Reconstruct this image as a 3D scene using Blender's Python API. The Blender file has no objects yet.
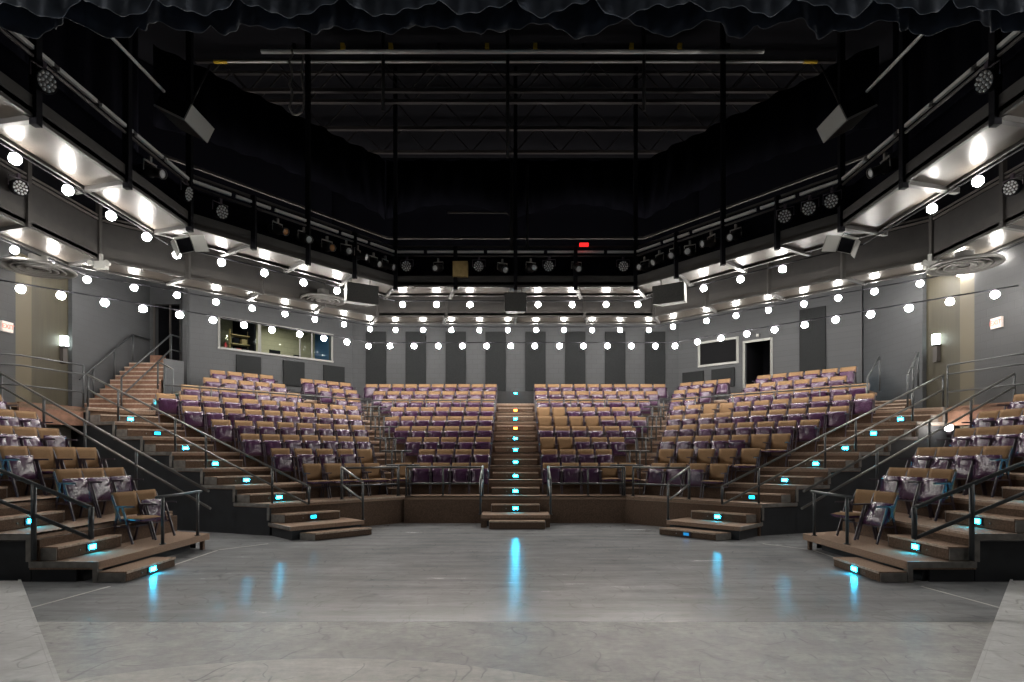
import bpy, bmesh, math, random
from mathutils import Vector, Matrix, Euler
random.seed(7)
SC = bpy.context.scene
COL = SC.collection
PI = math.pi
ORD = ['zeroth','first','second','third','fourth','fifth','sixth','seventh','eighth','ninth','tenth','eleventh','twelfth','thirteenth','fourteenth','fifteenth','sixteenth']

# ------------------------------------------------------------------ materials
def mat(name, col, rough=0.6, metal=0.0, noise=None, bump=None, emit=None, strength=0.0, spec=0.5, coat=0.0):
    m = bpy.data.materials.new(name); m.use_nodes = True
    nt = m.node_tree; b = nt.nodes['Principled BSDF']
    b.inputs['Base Color'].default_value = (*col, 1); b.inputs['Roughness'].default_value = rough
    b.inputs['Metallic'].default_value = metal; b.inputs['Specular IOR Level'].default_value = spec
    b.inputs['Coat Weight'].default_value = coat
    tc = None
    if noise or bump:
        tc = nt.nodes.new('ShaderNodeTexCoord')
    if noise:   # (scale, amount, (sx,sy,sz))
        mp = nt.nodes.new('ShaderNodeMapping'); mp.inputs['Scale'].default_value = noise[2] if len(noise) > 2 else (1,1,1)
        n = nt.nodes.new('ShaderNodeTexNoise'); n.inputs['Scale'].default_value = noise[0]; n.inputs['Detail'].default_value = 5
        r = nt.nodes.new('ShaderNodeMapRange'); a = noise[1]
        r.inputs['From Min'].default_value = 0.3; r.inputs['From Max'].default_value = 0.7
        r.inputs['To Min'].default_value = 1-a; r.inputs['To Max'].default_value = 1+a
        mx = nt.nodes.new('ShaderNodeMix'); mx.data_type = 'RGBA'; mx.blend_type = 'MULTIPLY'; mx.inputs['Factor'].default_value = 1
        nt.links.new(tc.outputs['Object'], mp.inputs['Vector']); nt.links.new(mp.outputs[0], n.inputs['Vector'])
        nt.links.new(n.outputs['Fac'], r.inputs['Value'])
        mx.inputs['A'].default_value = (*col, 1)
        nt.links.new(r.outputs[0], mx.inputs['B']); nt.links.new(mx.outputs['Result'], b.inputs['Base Color'])
    if bump:    # (scale, strength, dist)
        n2 = nt.nodes.new('ShaderNodeTexNoise'); n2.inputs['Scale'].default_value = bump[0]; n2.inputs['Detail'].default_value = 3
        bp = nt.nodes.new('ShaderNodeBump'); bp.inputs['Strength'].default_value = bump[1]; bp.inputs['Distance'].default_value = bump[2]
        nt.links.new(tc.outputs['Object'], n2.inputs['Vector']); nt.links.new(n2.outputs['Fac'], bp.inputs['Height'])
        nt.links.new(bp.outputs[0], b.inputs['Normal'])
    if emit:
        b.inputs['Emission Color'].default_value = (*emit, 1); b.inputs['Emission Strength'].default_value = strength
    return m

M = {}
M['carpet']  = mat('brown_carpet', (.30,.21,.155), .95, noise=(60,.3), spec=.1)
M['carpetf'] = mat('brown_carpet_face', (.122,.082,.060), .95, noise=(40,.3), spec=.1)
M['nosing']  = mat('worn_carpet_edge', (.47,.37,.30), .9, noise=(20,.25), spec=.1)
M['fabric']  = mat('tan_fabric', (.240,.146,.078), .9, noise=(90,.2), spec=.15)
M['purple']  = mat('purple_plastic', (.052,.016,.052), .25, bump=(6,.8,.05), spec=.8, coat=.0)
M['frame']   = mat('dark_seat_metal', (.040,.028,.040), .42, spec=.6)
M['rail']    = mat('dark_rail_paint', (.030,.033,.036), .4, spec=.6)
M['pipe']    = mat('worn_steel_rail', (.19,.185,.175), .33, .65)
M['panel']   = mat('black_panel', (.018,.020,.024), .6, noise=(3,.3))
M['alu']     = mat('bare_metal_edge', (.22,.205,.19), .5, .3, noise=(9,.25))
M['wall']    = mat('grey_painted_block', (.06,.06,.06), .7)
M['dark']    = mat('matte_black', (.006,.006,.008), .9, spec=.1)
M['drape']   = mat('black_velour', (.0045,.0045,.007), 1, spec=.02)
M['swag'] = mat('grey_blue_velour', (.11,.13,.17), .8, noise=(3,.3), spec=.3)
M['valance'] = mat('blue_black_velour', (.020,.026,.040), .8, noise=(4,.5), spec=.25)
M['steel']   = mat('black_steel', (.011,.0095,.009), .55, noise=(5,.3))
M['joist']   = mat('grey_brown_steel', (.042,.036,.034), .6)
M['fascia']  = mat('gallery_fascia_paint', (.019,.0165,.015), .6, noise=(3,.25))
M['black2']  = mat('black_glass', (.010,.010,.011), .9, spec=.05)
M['grille']  = mat('grey_speaker_grille', (.045,.044,.041), .6, noise=(60,.4))
M['truss']   = mat('dark_truss_paint', (.030,.026,.026), .6)
M['blue0']   = mat('dim_cyan_lamp', (.05,.3,.5), .3, emit=(.005,.16,.42), strength=1.2)
M['boothwall']= mat('pale_booth_block', (.3,.28,.2), .8)
M['soffit']  = mat('pale_plywood_soffit', (.058,.050,.043), .32, noise=(3,.14,(1,1,8)), spec=.16)
M['lgrey']   = mat('light_grey_paint', (.27,.27,.255), .5)
M['acoustic']= mat('charcoal_acoustic_fabric', (.021,.022,.023), .95, noise=(50,.2), spec=.1)
M['lwall']   = mat('dark_grey_painted_block', (.060,.062,.065), .7)
M['olive2']  = mat('pale_olive_paint', (.062,.050,.027), .6)
M['olive']   = mat('olive_wall_paint', (.027,.022,.010), .6, noise=(3,.15,(6,6,.4)))
M['beige']   = mat('beige_wall_paint', (.20,.175,.13), .7, noise=(6,.15))
M['rust']    = mat('rust_brown_carpet_wall', (.225,.125,.088), .9, noise=(12,.22), spec=.1)
M['deck']    = mat('pale_grey_deck_paint', (.34,.34,.335), .5, noise=(5,.22,(.5,6,1)))
M['tape']    = mat('white_tape', (.40,.39,.37), .6)
M['diffuser']= mat('dull_white_metal', (.085,.082,.078), .5)
M['raceway'] = mat('pale_metal_raceway', (.55,.54,.52), .4)
M['white']   = mat('white_plastic', (.7,.7,.68), .4)
M['yellow']  = mat('yellow_marking', (.55,.36,.03), .5)
M['bulb']    = mat('lit_bulb', (1,1,1), .3, emit=(1,.96,.895), strength=185)
M['blue']    = mat('cyan_lamp', (.1,.5,.7), .3, emit=(.010,.55,.90), strength=85)
M['blue1']   = mat('weak_cyan_lamp', (.05,.4,.6), .3, emit=(.008,.50,.85), strength=7)
M['orange']  = mat('orange_lamp', (.8,.2,.05), .3, emit=(1.0,.13,.015), strength=30)
M['sconce']  = mat('lit_sconce_glass', (.9,.9,.9), .3, emit=(.86,1,.90), strength=16)
M['work']    = mat('lit_work_lamp', (.9,.9,.9), .3, emit=(1,.95,.88), strength=60)
M['exitface']= mat('exit_sign_face', (.42,.36,.33), .5, emit=(1,.78,.70), strength=.30)
M['exitred'] = mat('exit_sign_red', (.75,.16,.10), .4, emit=(1,.12,.06), strength=.25)
M['red']     = mat('red_indicator', (.7,.02,.02), .4, emit=(1,.02,.02), strength=1.6)
M['lens']    = mat('clear_lens', (.45,.46,.47), .22, spec=.8)
M['lensbrown']= mat('amber_lens', (.30,.13,.04), .2, spec=.8)
M['mulgrey'] = mat('window_mullion_grey', (.22,.215,.205), .5)
M['bluewall']= mat('blue_booth_panel', (.02,.075,.16), .6)
M['wood']    = mat('yellow_wood', (.36,.25,.10), .6, noise=(8,.2))
M['darkred'] = mat('dark_red_plastic', (.35,.03,.03), .4)

def block_wall(m, base, course=.2, length=.4):
    """painted block: faint courses through a brick texture driving bump and a slight tone"""
    nt = m.node_tree; b = nt.nodes['Principled BSDF']
    tc = nt.nodes.new('ShaderNodeTexCoord'); sep = nt.nodes.new('ShaderNodeSeparateXYZ')
    add = nt.nodes.new('ShaderNodeMath'); add.operation = 'ADD'
    cmb = nt.nodes.new('ShaderNodeCombineXYZ'); br = nt.nodes.new('ShaderNodeTexBrick')
    br.inputs['Scale'].default_value = 1; br.inputs['Brick Width'].default_value = length; br.inputs['Row Height'].default_value = course
    br.inputs['Mortar Size'].default_value = .012
    c = base
    br.inputs['Color1'].default_value = (*c, 1); br.inputs['Color2'].default_value = (*[v*.93 for v in c], 1); br.inputs['Mortar'].default_value = (*[v*.82 for v in c], 1)
    L = nt.links
    L.new(tc.outputs['Object'], sep.inputs[0]); L.new(sep.outputs[0], add.inputs[0]); L.new(sep.outputs[1], add.inputs[1])
    L.new(add.outputs[0], cmb.inputs[0]); L.new(sep.outputs[2], cmb.inputs[1]); L.new(cmb.outputs[0], br.inputs['Vector'])
    L.new(br.outputs['Color'], b.inputs['Base Color'])
    bp = nt.nodes.new('ShaderNodeBump'); bp.inputs['Strength'].default_value = .3; bp.inputs['Distance'].default_value = .01; bp.invert = True
    L.new(br.outputs['Fac'], bp.inputs['Height']); L.new(bp.outputs[0], b.inputs['Normal'])
block_wall(M['boothwall'], (.30,.265,.17)); block_wall(M['wall'], (.047,.049,.053)); block_wall(M['lwall'], (.026,.027,.029))

def stage_floor(name, tones, rough, seed, scuff, fine=0):
    m = bpy.data.materials.new(name); m.use_nodes = True
    nt = m.node_tree; b = nt.nodes['Principled BSDF']; L = nt.links
    tc = nt.nodes.new('ShaderNodeTexCoord')
    def noise(scale, sc, det=6, rg=.6):
        mp = nt.nodes.new('ShaderNodeMapping'); mp.inputs['Scale'].default_value = sc; mp.inputs['Location'].default_value = (seed, seed*1.7, 0)
        n = nt.nodes.new('ShaderNodeTexNoise'); n.inputs['Scale'].default_value = scale; n.inputs['Detail'].default_value = det; n.inputs['Roughness'].default_value = rg
        L.new(tc.outputs['Object'], mp.inputs[0]); L.new(mp.outputs[0], n.inputs['Vector']); return n
    a = noise(1.6, (.35,2.6,1), 8, .65); c = noise(.55, (1,1,1), 4); d = noise(14, (.25,3,1), 3)
    ad = nt.nodes.new('ShaderNodeMath'); ad.operation='ADD'; L.new(a.outputs['Fac'], ad.inputs[0]); L.new(c.outputs['Fac'], ad.inputs[1])
    ad2 = nt.nodes.new('ShaderNodeMath'); ad2.operation='MULTIPLY_ADD'; ad2.inputs[1].default_value=.45; L.new(d.outputs['Fac'], ad2.inputs[0]); L.new(ad.outputs[0], ad2.inputs[2])
    cr = nt.nodes.new('ShaderNodeValToRGB'); e = cr.color_ramp
    dv = nt.nodes.new('ShaderNodeMath'); dv.operation='MULTIPLY'; dv.inputs[1].default_value=1/2.45; L.new(ad2.outputs[0], dv.inputs[0])
    L.new(dv.outputs[0], cr.inputs[0])
    e.elements[0].position=.36; e.elements[0].color=(*tones[0],1); e.elements[1].position=.66; e.elements[1].color=(*tones[2],1)
    x=e.elements.new(.5); x.color=(*tones[1],1)
    # scuffs and curved scratches: thin contour lines of a low noise
    w1 = noise(.8, (1,1,1), 1.5, .4)
    s1 = nt.nodes.new('ShaderNodeMath'); s1.operation='SUBTRACT'; s1.inputs[1].default_value=.5; L.new(w1.outputs['Fac'], s1.inputs[0])
    s2 = nt.nodes.new('ShaderNodeMath'); s2.operation='ABSOLUTE'; L.new(s1.outputs[0], s2.inputs[0])
    s3 = nt.nodes.new('ShaderNodeMapRange'); s3.inputs['From Min'].default_value=.0; s3.inputs['From Max'].default_value=.006; s3.inputs['To Min'].default_value=1; s3.inputs['To Max'].default_value=0
    L.new(s2.outputs[0], s3.inputs['Value'])
    brk = noise(2.2, (1,1,1), 3); bt = nt.nodes.new('ShaderNodeMapRange'); bt.inputs['From Min'].default_value=.5; bt.inputs['From Max'].default_value=.6
    L.new(brk.outputs['Fac'], bt.inputs['Value'])
    mu = nt.nodes.new('ShaderNodeMath'); mu.operation='MULTIPLY'; L.new(s3.outputs[0], mu.inputs[0]); L.new(bt.outputs[0], mu.inputs[1])
    mu2 = nt.nodes.new('ShaderNodeMath'); mu2.operation='MULTIPLY'; mu2.inputs[1].default_value=scuff; L.new(mu.outputs[0], mu2.inputs[0])
    prev = cr.outputs[0]
    if fine:
        f1 = noise(9, (1,1.6,1), 6, .75); f2 = noise(2.6, (1,1,1), 5, .7)
        for nd,amt in ((f1,fine),(f2,fine)):
            q = nt.nodes.new('ShaderNodeMapRange'); q.inputs['From Min'].default_value=.32; q.inputs['From Max'].default_value=.68
            q.inputs['To Min'].default_value=1-amt; q.inputs['To Max'].default_value=1+amt; L.new(nd.outputs['Fac'], q.inputs['Value'])
            mm = nt.nodes.new('ShaderNodeMix'); mm.data_type='RGBA'; mm.blend_type='MULTIPLY'; mm.inputs['Factor'].default_value=1
            L.new(prev, mm.inputs['A']); L.new(q.outputs[0], mm.inputs['B']); prev = mm.outputs['Result']
        for sc_,th in ((1.5,.011),(2.7,.016)):
            w2 = noise(sc_, (1,.7,1), 1.5, .4)
            a1 = nt.nodes.new('ShaderNodeMath'); a1.operation='SUBTRACT'; a1.inputs[1].default_value=.46; L.new(w2.outputs['Fac'], a1.inputs[0])
            a2 = nt.nodes.new('ShaderNodeMath'); a2.operation='ABSOLUTE'; L.new(a1.outputs[0], a2.inputs[0])
            a3 = nt.nodes.new('ShaderNodeMapRange'); a3.inputs['From Min'].default_value=0; a3.inputs['From Max'].default_value=th; a3.inputs['To Min'].default_value=1; a3.inputs['To Max'].default_value=0
            L.new(a2.outputs[0], a3.inputs['Value'])
            b2 = noise(sc_*1.3, (1,1,1), 2); b3 = nt.nodes.new('ShaderNodeMapRange'); b3.inputs['From Min'].default_value=.49; b3.inputs['From Max'].default_value=.56; L.new(b2.outputs['Fac'], b3.inputs['Value'])
            b4 = nt.nodes.new('ShaderNodeMath'); b4.operation='MULTIPLY'; L.new(a3.outputs[0], b4.inputs[0]); L.new(b3.outputs[0], b4.inputs[1])
            b5 = nt.nodes.new('ShaderNodeMath'); b5.operation='MULTIPLY'; b5.inputs[1].default_value=scuff*.8; L.new(b4.outputs[0], b5.inputs[0])
            mm = nt.nodes.new('ShaderNodeMix'); mm.data_type='RGBA'; L.new(b5.outputs[0], mm.inputs['Factor']); L.new(prev, mm.inputs['A']); mm.inputs['B'].default_value=(.035,.034,.032,1); prev = mm.outputs['Result']
    mx = nt.nodes.new('ShaderNodeMix'); mx.data_type='RGBA'; L.new(mu2.outputs[0], mx.inputs['Factor']); L.new(prev, mx.inputs['A'])
    mx.inputs['B'].default_value=(.03,.03,.03,1)
    L.new(mx.outputs['Result'], b.inputs['Base Color'])
    rr = nt.nodes.new('ShaderNodeMapRange'); rr.inputs['From Min'].default_value=.3; rr.inputs['From Max'].default_value=.7
    rr.inputs['To Min'].default_value=rough-.03; rr.inputs['To Max'].default_value=rough+.06
    L.new(a.outputs['Fac'], rr.inputs['Value']); L.new(rr.outputs[0], b.inputs['Roughness'])
    return m
M['floor'] = stage_floor('grey_stage_vinyl', ((.20,.208,.218),(.285,.294,.304),(.39,.396,.405)), .22, 3.1, .28, .05)
M['apron'] = stage_floor('scuffed_stage_boards', ((.15,.146,.139),(.235,.23,.22),(.325,.318,.308)), .38, 9.4, .9, .38)
M['ring']  = stage_floor('worn_pale_boards', ((.30,.286,.265),(.40,.383,.355),(.50,.48,.45)), .38, 5.7, .8, .24)
M['deck']  = stage_floor('pale_grey_deck', ((.36,.365,.365),(.47,.475,.475),(.57,.575,.575)), .40, 1.9, .6, .12)

def netting():
    m = bpy.data.materials.new('black_netting'); m.use_nodes = True; nt = m.node_tree
    b = nt.nodes['Principled BSDF']; b.inputs['Base Color'].default_value = (.012,.012,.014,1); b.inputs['Roughness'].default_value = .8
    b.inputs['Alpha'].default_value = .72
    return m
M['net'] = netting()
def glass():
    m = bpy.data.materials.new('window_glass'); m.use_nodes = True; nt = m.node_tree
    for n in list(nt.nodes):
        if n.type != 'OUTPUT_MATERIAL': nt.nodes.remove(n)
    t = nt.nodes.new('ShaderNodeBsdfTransparent'); t.inputs[0].default_value=(.86,.9,.9,1)
    g = nt.nodes.new('ShaderNodeBsdfGlossy'); g.inputs['Roughness'].default_value=.02
    mx = nt.nodes.new('ShaderNodeMixShader'); mx.inputs[0].default_value=.0025
    nt.links.new(t.outputs[0], mx.inputs[1]); nt.links.new(g.outputs[0], mx.inputs[2])
    nt.links.new(mx.outputs[0], [n for n in nt.nodes if n.type=='OUTPUT_MATERIAL'][0].inputs[0])
    return m
M['glass'] = glass()

# ------------------------------------------------------------------ mesh builder
class B:
    def __init__(s): s.v=[]; s.f=[]; s.m=[]; s.sm=[]
    def add(s, vs, fs, m=0, smooth=False):
        o=len(s.v); s.v += [tuple(p) for p in vs]
        for f in fs: s.f.append([o+i for i in f]); s.m.append(m); s.sm.append(smooth)
        return s
    def box(s,x0,x1,y0,y1,z0,z1,m=0):
        return s.add([(x0,y0,z0),(x1,y0,z0),(x1,y1,z0),(x0,y1,z0),(x0,y0,z1),(x1,y0,z1),(x1,y1,z1),(x0,y1,z1)],
              [(0,3,2,1),(4,5,6,7),(0,1,5,4),(1,2,6,5),(2,3,7,6),(3,0,4,7)],m)
    def prism(s,poly,z0,z1,m=0,ms=None):
        n=len(poly); s.add([(p[0],p[1],z0) for p in poly]+[(p[0],p[1],z1) for p in poly],[],m)
        o=len(s.v)-2*n
        s.f.append([o+i for i in range(n)][::-1]); s.m.append(m); s.sm.append(False)
        s.f.append([o+n+i for i in range(n)]); s.m.append(m); s.sm.append(False)
        for i in range(n):
            j=(i+1)%n; s.f.append([o+i,o+j,o+n+j,o+n+i]); s.m.append(m if ms is None else ms); s.sm.append(False)
        return s
    def beam(s,a,b,w,h,m=0,up=(0,0,1)):
        """rectangular bar centred on the line a-b, w wide, h high"""
        a=Vector(a); b=Vector(b); d=(b-a).normalized(); u=Vector(up)
        if abs(d.dot(u))>.98: u=Vector((0,1,0))
        r=d.cross(u).normalized(); u=r.cross(d).normalized()
        vs=[]
        for p in (a,b):
            for sx,sz in ((-1,-1),(1,-1),(1,1),(-1,1)): vs.append(p+r*sx*w/2+u*sz*h/2)
        return s.add(vs,[(0,1,2,3),(7,6,5,4),(0,4,5,1),(1,5,6,2),(2,6,7,3),(3,7,4,0)],m)
    def tube(s,pts,r,n=8,m=0,cap=True):
        pts=[Vector(p) for p in pts]; rings=[]; vs=[]; fs=[]
        for i,p in enumerate(pts):
            d=(pts[min(i+1,len(pts)-1)]-pts[max(i-1,0)]).normalized()
            u=Vector((0,0,1)) if abs(d.z)<.95 else Vector((0,1,0))
            a=d.cross(u).normalized(); b=a.cross(d).normalized()
            for k in range(n):
                t=2*PI*k/n; vs.append(p+a*math.cos(t)*r+b*math.sin(t)*r)
        for i in range(len(pts)-1):
            for k in range(n): fs.append((i*n+k,i*n+(k+1)%n,(i+1)*n+(k+1)%n,(i+1)*n+k))
        s.add(vs,fs,m,True)
        if cap:
            o=len(s.v)-len(vs)
            for base in (0,(len(pts)-1)*n):
                s.f.append([o+base+k for k in range(n)]); s.m.append(m); s.sm.append(False)
        return s
    def ball(s,c,r,m=0,nu=10,nv=7,sz=1.0):
        vs=[]; fs=[]
        for j in range(nv+1):
            t=PI*j/nv
            for i in range(nu):
                p=2*PI*i/nu; vs.append((c[0]+r*math.sin(t)*math.cos(p),c[1]+r*math.sin(t)*math.sin(p),c[2]+sz*r*math.cos(t)))
        for j in range(nv):
            for i in range(nu): fs.append((j*nu+i,j*nu+(i+1)%nu,(j+1)*nu+(i+1)%nu,(j+1)*nu+i))
        return s.add(vs,fs,m,True)
    def lathe(s,prof,c=(0,0,0),n=20,m=0,axis='z',smooth=True):
        vs=[]; fs=[]
        for (r,z) in prof:
            for k in range(n):
                t=2*PI*k/n; x,y=r*math.cos(t),r*math.sin(t)
                if axis=='z': vs.append((c[0]+x,c[1]+y,c[2]+z))
                else: vs.append((c[0]+x,c[1]+z,c[2]+y))
        for j in range(len(prof)-1):
            for k in range(n): fs.append((j*n+k,j*n+(k+1)%n,(j+1)*n+(k+1)%n,(j+1)*n+k))
        return s.add(vs,fs,m,smooth)
    def xf(s,mx):
        s.v=[tuple(mx@Vector(p)) for p in s.v]; return s
    def mesh(s,name,mats):
        me=bpy.data.meshes.new(name); me.from_pydata(s.v,[],s.f)
        for mm in mats: me.materials.append(M[mm] if isinstance(mm,str) else mm)
        for p,mi,sm in zip(me.polygons,s.m,s.sm): p.material_index=mi; p.use_smooth=sm
        bm=bmesh.new(); bm.from_mesh(me); bmesh.ops.remove_doubles(bm,verts=bm.verts,dist=1e-6)
        bmesh.ops.recalc_face_normals(bm,faces=bm.faces); bm.to_mesh(me); bm.free(); me.update()
        return me
    def build(s,name,mats,parent=None,bev=0):
        mats=[mats] if isinstance(mats,str) else mats
        o=bpy.data.objects.new(name,s.mesh(name,mats)); COL.objects.link(o)
        if parent is not None:
            o.parent=parent
            base=Vector((0,0,0)); p=parent
            while p is not None: base+=p.location; p=p.parent
            o.location=-base          # the builder works in room coordinates
        if bev:
            b=o.modifiers.new('Bevel','BEVEL'); b.width=bev; b.segments=2; b.limit_method='ANGLE'
        return o

def tag(o,label,cat,group=None,kind=None):
    if label: o['label']=label
    if cat: o['category']=cat
    if group: o['group']=group
    if kind: o['kind']=kind
    return o
def empty(name,loc,label=None,cat=None,group=None,kind=None):
    o=bpy.data.objects.new(name,None); o.empty_display_size=.1; COL.objects.link(o); o.location=loc
    return tag(o,label,cat,group,kind)
def struct(name,b,mats,label=None,cat=None):
    o=b.build(name,mats); o['kind']='structure'
    tag(o,label,cat); return o

# ------------------------------------------------------------------ room measures (metres; camera at the origin of the plan)
CX,HY,FPX,CAMZ=515.5,455.5,580.0,1.75
Z0=.285            # lowest deck beside the stage
ZR=.695            # front tier of the centre and angled banks
RISE=.38; HALF=.19; DEPTH=.89
RY=15.1; RHX=2.88  # front edge of the centre bank, half its length
R2=.70710678
SIDE={-1:'control-booth side',1:'doorway side'}
SD={-1:'booth side',1:'doorway side'}
def P2(s,x,y): return (s*x,y)
def tz(k): return ZR+RISE*k
def F(k,s): return Vector((s*(RHX+.4142*DEPTH*k),RY+DEPTH*k))          # mitre point of tier k
def N(s): return Vector((s*R2,R2))                                     # outward from the stage, angled bank
def T(s): return Vector((s*R2,-R2))                                    # along the angled rows, away from the mitre
UE0,UES=3.5,.769
def E(k,s): return F(k,s)+T(s)*(UE0+UES*k)                              # end of tier k at the long stairs
RV=Vector((-.912,.346))                                                # radial direction of the stairs (booth side)
def V3(p,z): return (p[0],p[1],z)

# ------------------------------------------------------------------ floor, walls, ceiling
struct('floor',B().box(-13.2,13.2,6.1,25,-.2,0),'floor','grey scuffed vinyl stage floor','floor')
struct('floor_apron',B().box(-9,9,.2,6.1,-.2,-.0015),'apron','darker scuffed boards at the front of the stage floor','floor')
# pale worn ring painted on the boards in front
b=B(); cxr,cyr,r0=-1.55,1.0,4.0
ring=[(cxr+r0*math.cos(t),cyr+r0*1.0*math.sin(t)) for t in [PI*(.02+.96*i/48) for i in range(49)]]
b.prism(ring,-.004,.002)
tag(b.build('floor_panel','ring'),'pale worn curved patch of boards at the very front of the stage','floor',kind='structure')
for s in (-1,1):
    b=B(); b.prism([(s*6.74,7.88),(s*2.85,3.72),(s*2.85,.6),(s*9.3,.6),(s*9.3,7.88)],0,.05)
    e=empty('stage_deck',(s*6,4,0),'pale grey wooden stage deck with slanting edge, %s'%SIDE[s],'stage deck','stage decks')
    b.build('deck_board','deck',e)
    b=B(); b.beam((s*6.80,7.95,.026),(s*2.89,3.77,.026),.03,.052); b.build('edge_strip','deck',e)
    b=B()
    o=(-.12*s,.12)
    for w,(p,q) in enumerate((((5.58,6.55),(5.42,7.75)),((5.42,8.0),(5.5,10.7)),((5.5,10.75),(4.9,11.5)))):
        d=(Vector(q)-Vector(p)).normalized(); r=Vector((-d.y,d.x))*.018
        b.prism([(s*(p[0]-r.x),p[1]-r.y),(s*(q[0]-r.x),q[1]-r.y),(s*(q[0]+r.x),q[1]+r.y),(s*(p[0]+r.x),p[1]+r.y)],0.0005,.003)
    tag(b.build('floor_tape','tape'),'faded white spike line taped on the stage floor, %s'%SIDE[s],'tape line','spike lines')

ZT=13.2
BW=24.4; BX=6.86
def sx(s,t): return Vector((s*(BX+t),BW-t))          # point on the angled wall, t metres of x past its corner
def wall_piece(b,p,q,z0,z1,th=.25,m=0):
    p=Vector(p); q=Vector(q); d=(q-p).normalized(); n=Vector((-d.y,d.x))
    c=Vector((0,12))
    if (p+n-c).length<(p-c).length: n=-n
    b.prism([p,q,q+n*th,p+n*th],z0,z1,m)
struct('wall_back',B().box(-BX-.1,BX+.1,BW,BW+.25,0,ZT),'wall','pale grey painted block wall behind the centre seats','wall')
# booth side angled wall with the control-booth window opening
b=B(); w0,w1=.66,3.72; zb,zt=5.58,6.68
wall_piece(b,sx(-1,0),sx(-1,w0),0,ZT); wall_piece(b,sx(-1,w1),sx(-1,4.54),0,ZT)
wall_piece(b,sx(-1,w0),sx(-1,w1),0,zb); wall_piece(b,sx(-1,w0),sx(-1,w1),zt,ZT)
struct('wall_rear_left',b,'wall','angled grey block wall around the long control-booth window','wall')
b=B(); v0,v1=.66,1.80; vb,vt=5.39,6.34; d0,d1=1.98,2.72; dt=6.12
wall_piece(b,sx(1,0),sx(1,v0),0,ZT); wall_piece(b,sx(1,v1),sx(1,d0),0,ZT); wall_piece(b,sx(1,d1),sx(1,4.83),0,ZT)
wall_piece(b,sx(1,v0),sx(1,v1),0,vb); wall_piece(b,sx(1,v0),sx(1,v1),vt,ZT); wall_piece(b,sx(1,d0),sx(1,d1),dt,ZT); wall_piece(b,sx(1,d0),sx(1,d1),0,3.6)
struct('wall_rear_right',b,'wall','angled grey block wall around the white-framed dark window and doorway','wall')
LX,RX=-12.8,11.75
# side walls: dark near part, olive alcove, grey far part
def side_wall(x,s,yfar,ya=14.85,yb=16.75):
    o=s*.25
    b=B()
    def bx(y0,y1,z0,z1,dx=0,m=0): b.box(min(x+s*dx,x+s*dx+o),max(x+s*dx,x+s*dx+o),y0,y1,z0,z1,m)
    bx(yb,yfar,0,ZT,0,0); bx(1.5,ya,0,ZT,0,1); bx(ya,yb,7.0,ZT,0,1)
    bx(ya-.2,yb+.2,0,7.2,.12,2)
    b.box(min(x+s*.05,x+s*.12),max(x+s*.05,x+s*.12),ya+.05,ya+.55,0,7.0,3)
    return b
struct('wall_left',side_wall(LX,-1,20.5),['wall','lwall','olive','olive2'],'grey side wall with an olive alcove beside the tall upper steps','wall')
struct('wall_right',side_wall(RX,1,19.6),['wall','lwall','olive','olive2'],'grey side wall with an olive alcove across from the tall upper steps','wall')
# recess with dark doorway at the top of the upper steps
b=B(); b.box(-12.8,-12.62,20.3,20.5,0,ZT); b.box(-11.72,-11.3,20.3,20.5,0,ZT); b.box(-12.62,-11.72,20.3,20.5,0,4.86); b.box(-12.62,-11.72,20.3,20.5,7.05,ZT); b.box(-11.4,-11.25,19.86,20.45,0,ZT)
struct('wall_recess_left',b,'wall','grey wall at the head of the tall upper steps','wall')
struct('ceiling',B().box(-13.2,13.2,1.5,25,ZT,ZT+.2),'dark','black ceiling over the lighting grid','ceiling')

def room_box(name,mats,label,pts,z0,z1):
    """dark space behind a doorway"""
    b=B(); n=len(pts)
    b.prism(pts,z0,z0+.02)
    for i in range(n-1):
        wall_piece(b,pts[i],pts[i+1],z0,z1,.05)
    return struct(name,b,mats,label,'wall')
# booth interior behind the long window
nb=-N(-1)*-1
pA=sx(-1,.30)+N(-1)*.25; pB=sx(-1,4.1)+N(-1)*.25
qA=pA+N(-1)*2.3; qB=pB+N(-1)*2.3
b=B()
wall_piece(b,qA,qB,4.4,7.2,.1,0); wall_piece(b,pA,qA,4.4,7.2,.1,1); wall_piece(b,pB,qB,4.4,7.2,.1,0)
b.prism([pA,pB,qB,qA],4.3,4.4,0); b.prism([pA,pB,qB,qA],7.2,7.3,0)
dpt=sx(-1,2.72)+N(-1)*.3; wall_piece(b,dpt,dpt+N(-1)*2.2,4.4,7.2,.08,2)
struct('wall_booth',b,['boothwall','bluewall','dark'],'control-booth room seen through the long window','wall')
# window frame + panes
wd=T(-1)
fr=empty('window_1',V3(sx(-1,2.2),zb),'long control-booth window with pale sill and blue end pane','window',kind='structure')
b=B()
iw=-N(-1)*.03
def wl(t,z,off=.03): 
    p=sx(-1,t)-N(-1)*off; return (p.x,p.y,z)
b.beam(wl(w0-.03,zb),wl(w1+.03,zb),.10,.07); b.beam(wl(w0-.03,zt),wl(w1+.03,zt),.08,.06)
b.beam(wl(w0,zb),wl(w0,zt),.06,.06); b.beam(wl(w1,zb),wl(w1,zt),.06,.06)
b.build('window_frame','mulgrey',fr)
for t,w in ((2.72,.10),(1.62,.04),(1.27,.04)):
    b=B(); b.beam(wl(t,zb),wl(t,zt),w,.05); b.build('mullion','mulgrey',fr)
b=B(); wall_piece(b,sx(-1,w0)+N(-1)*.08,sx(-1,w1)+N(-1)*.08,zb,zt,.012); b.build('pane','glass',fr)
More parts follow.
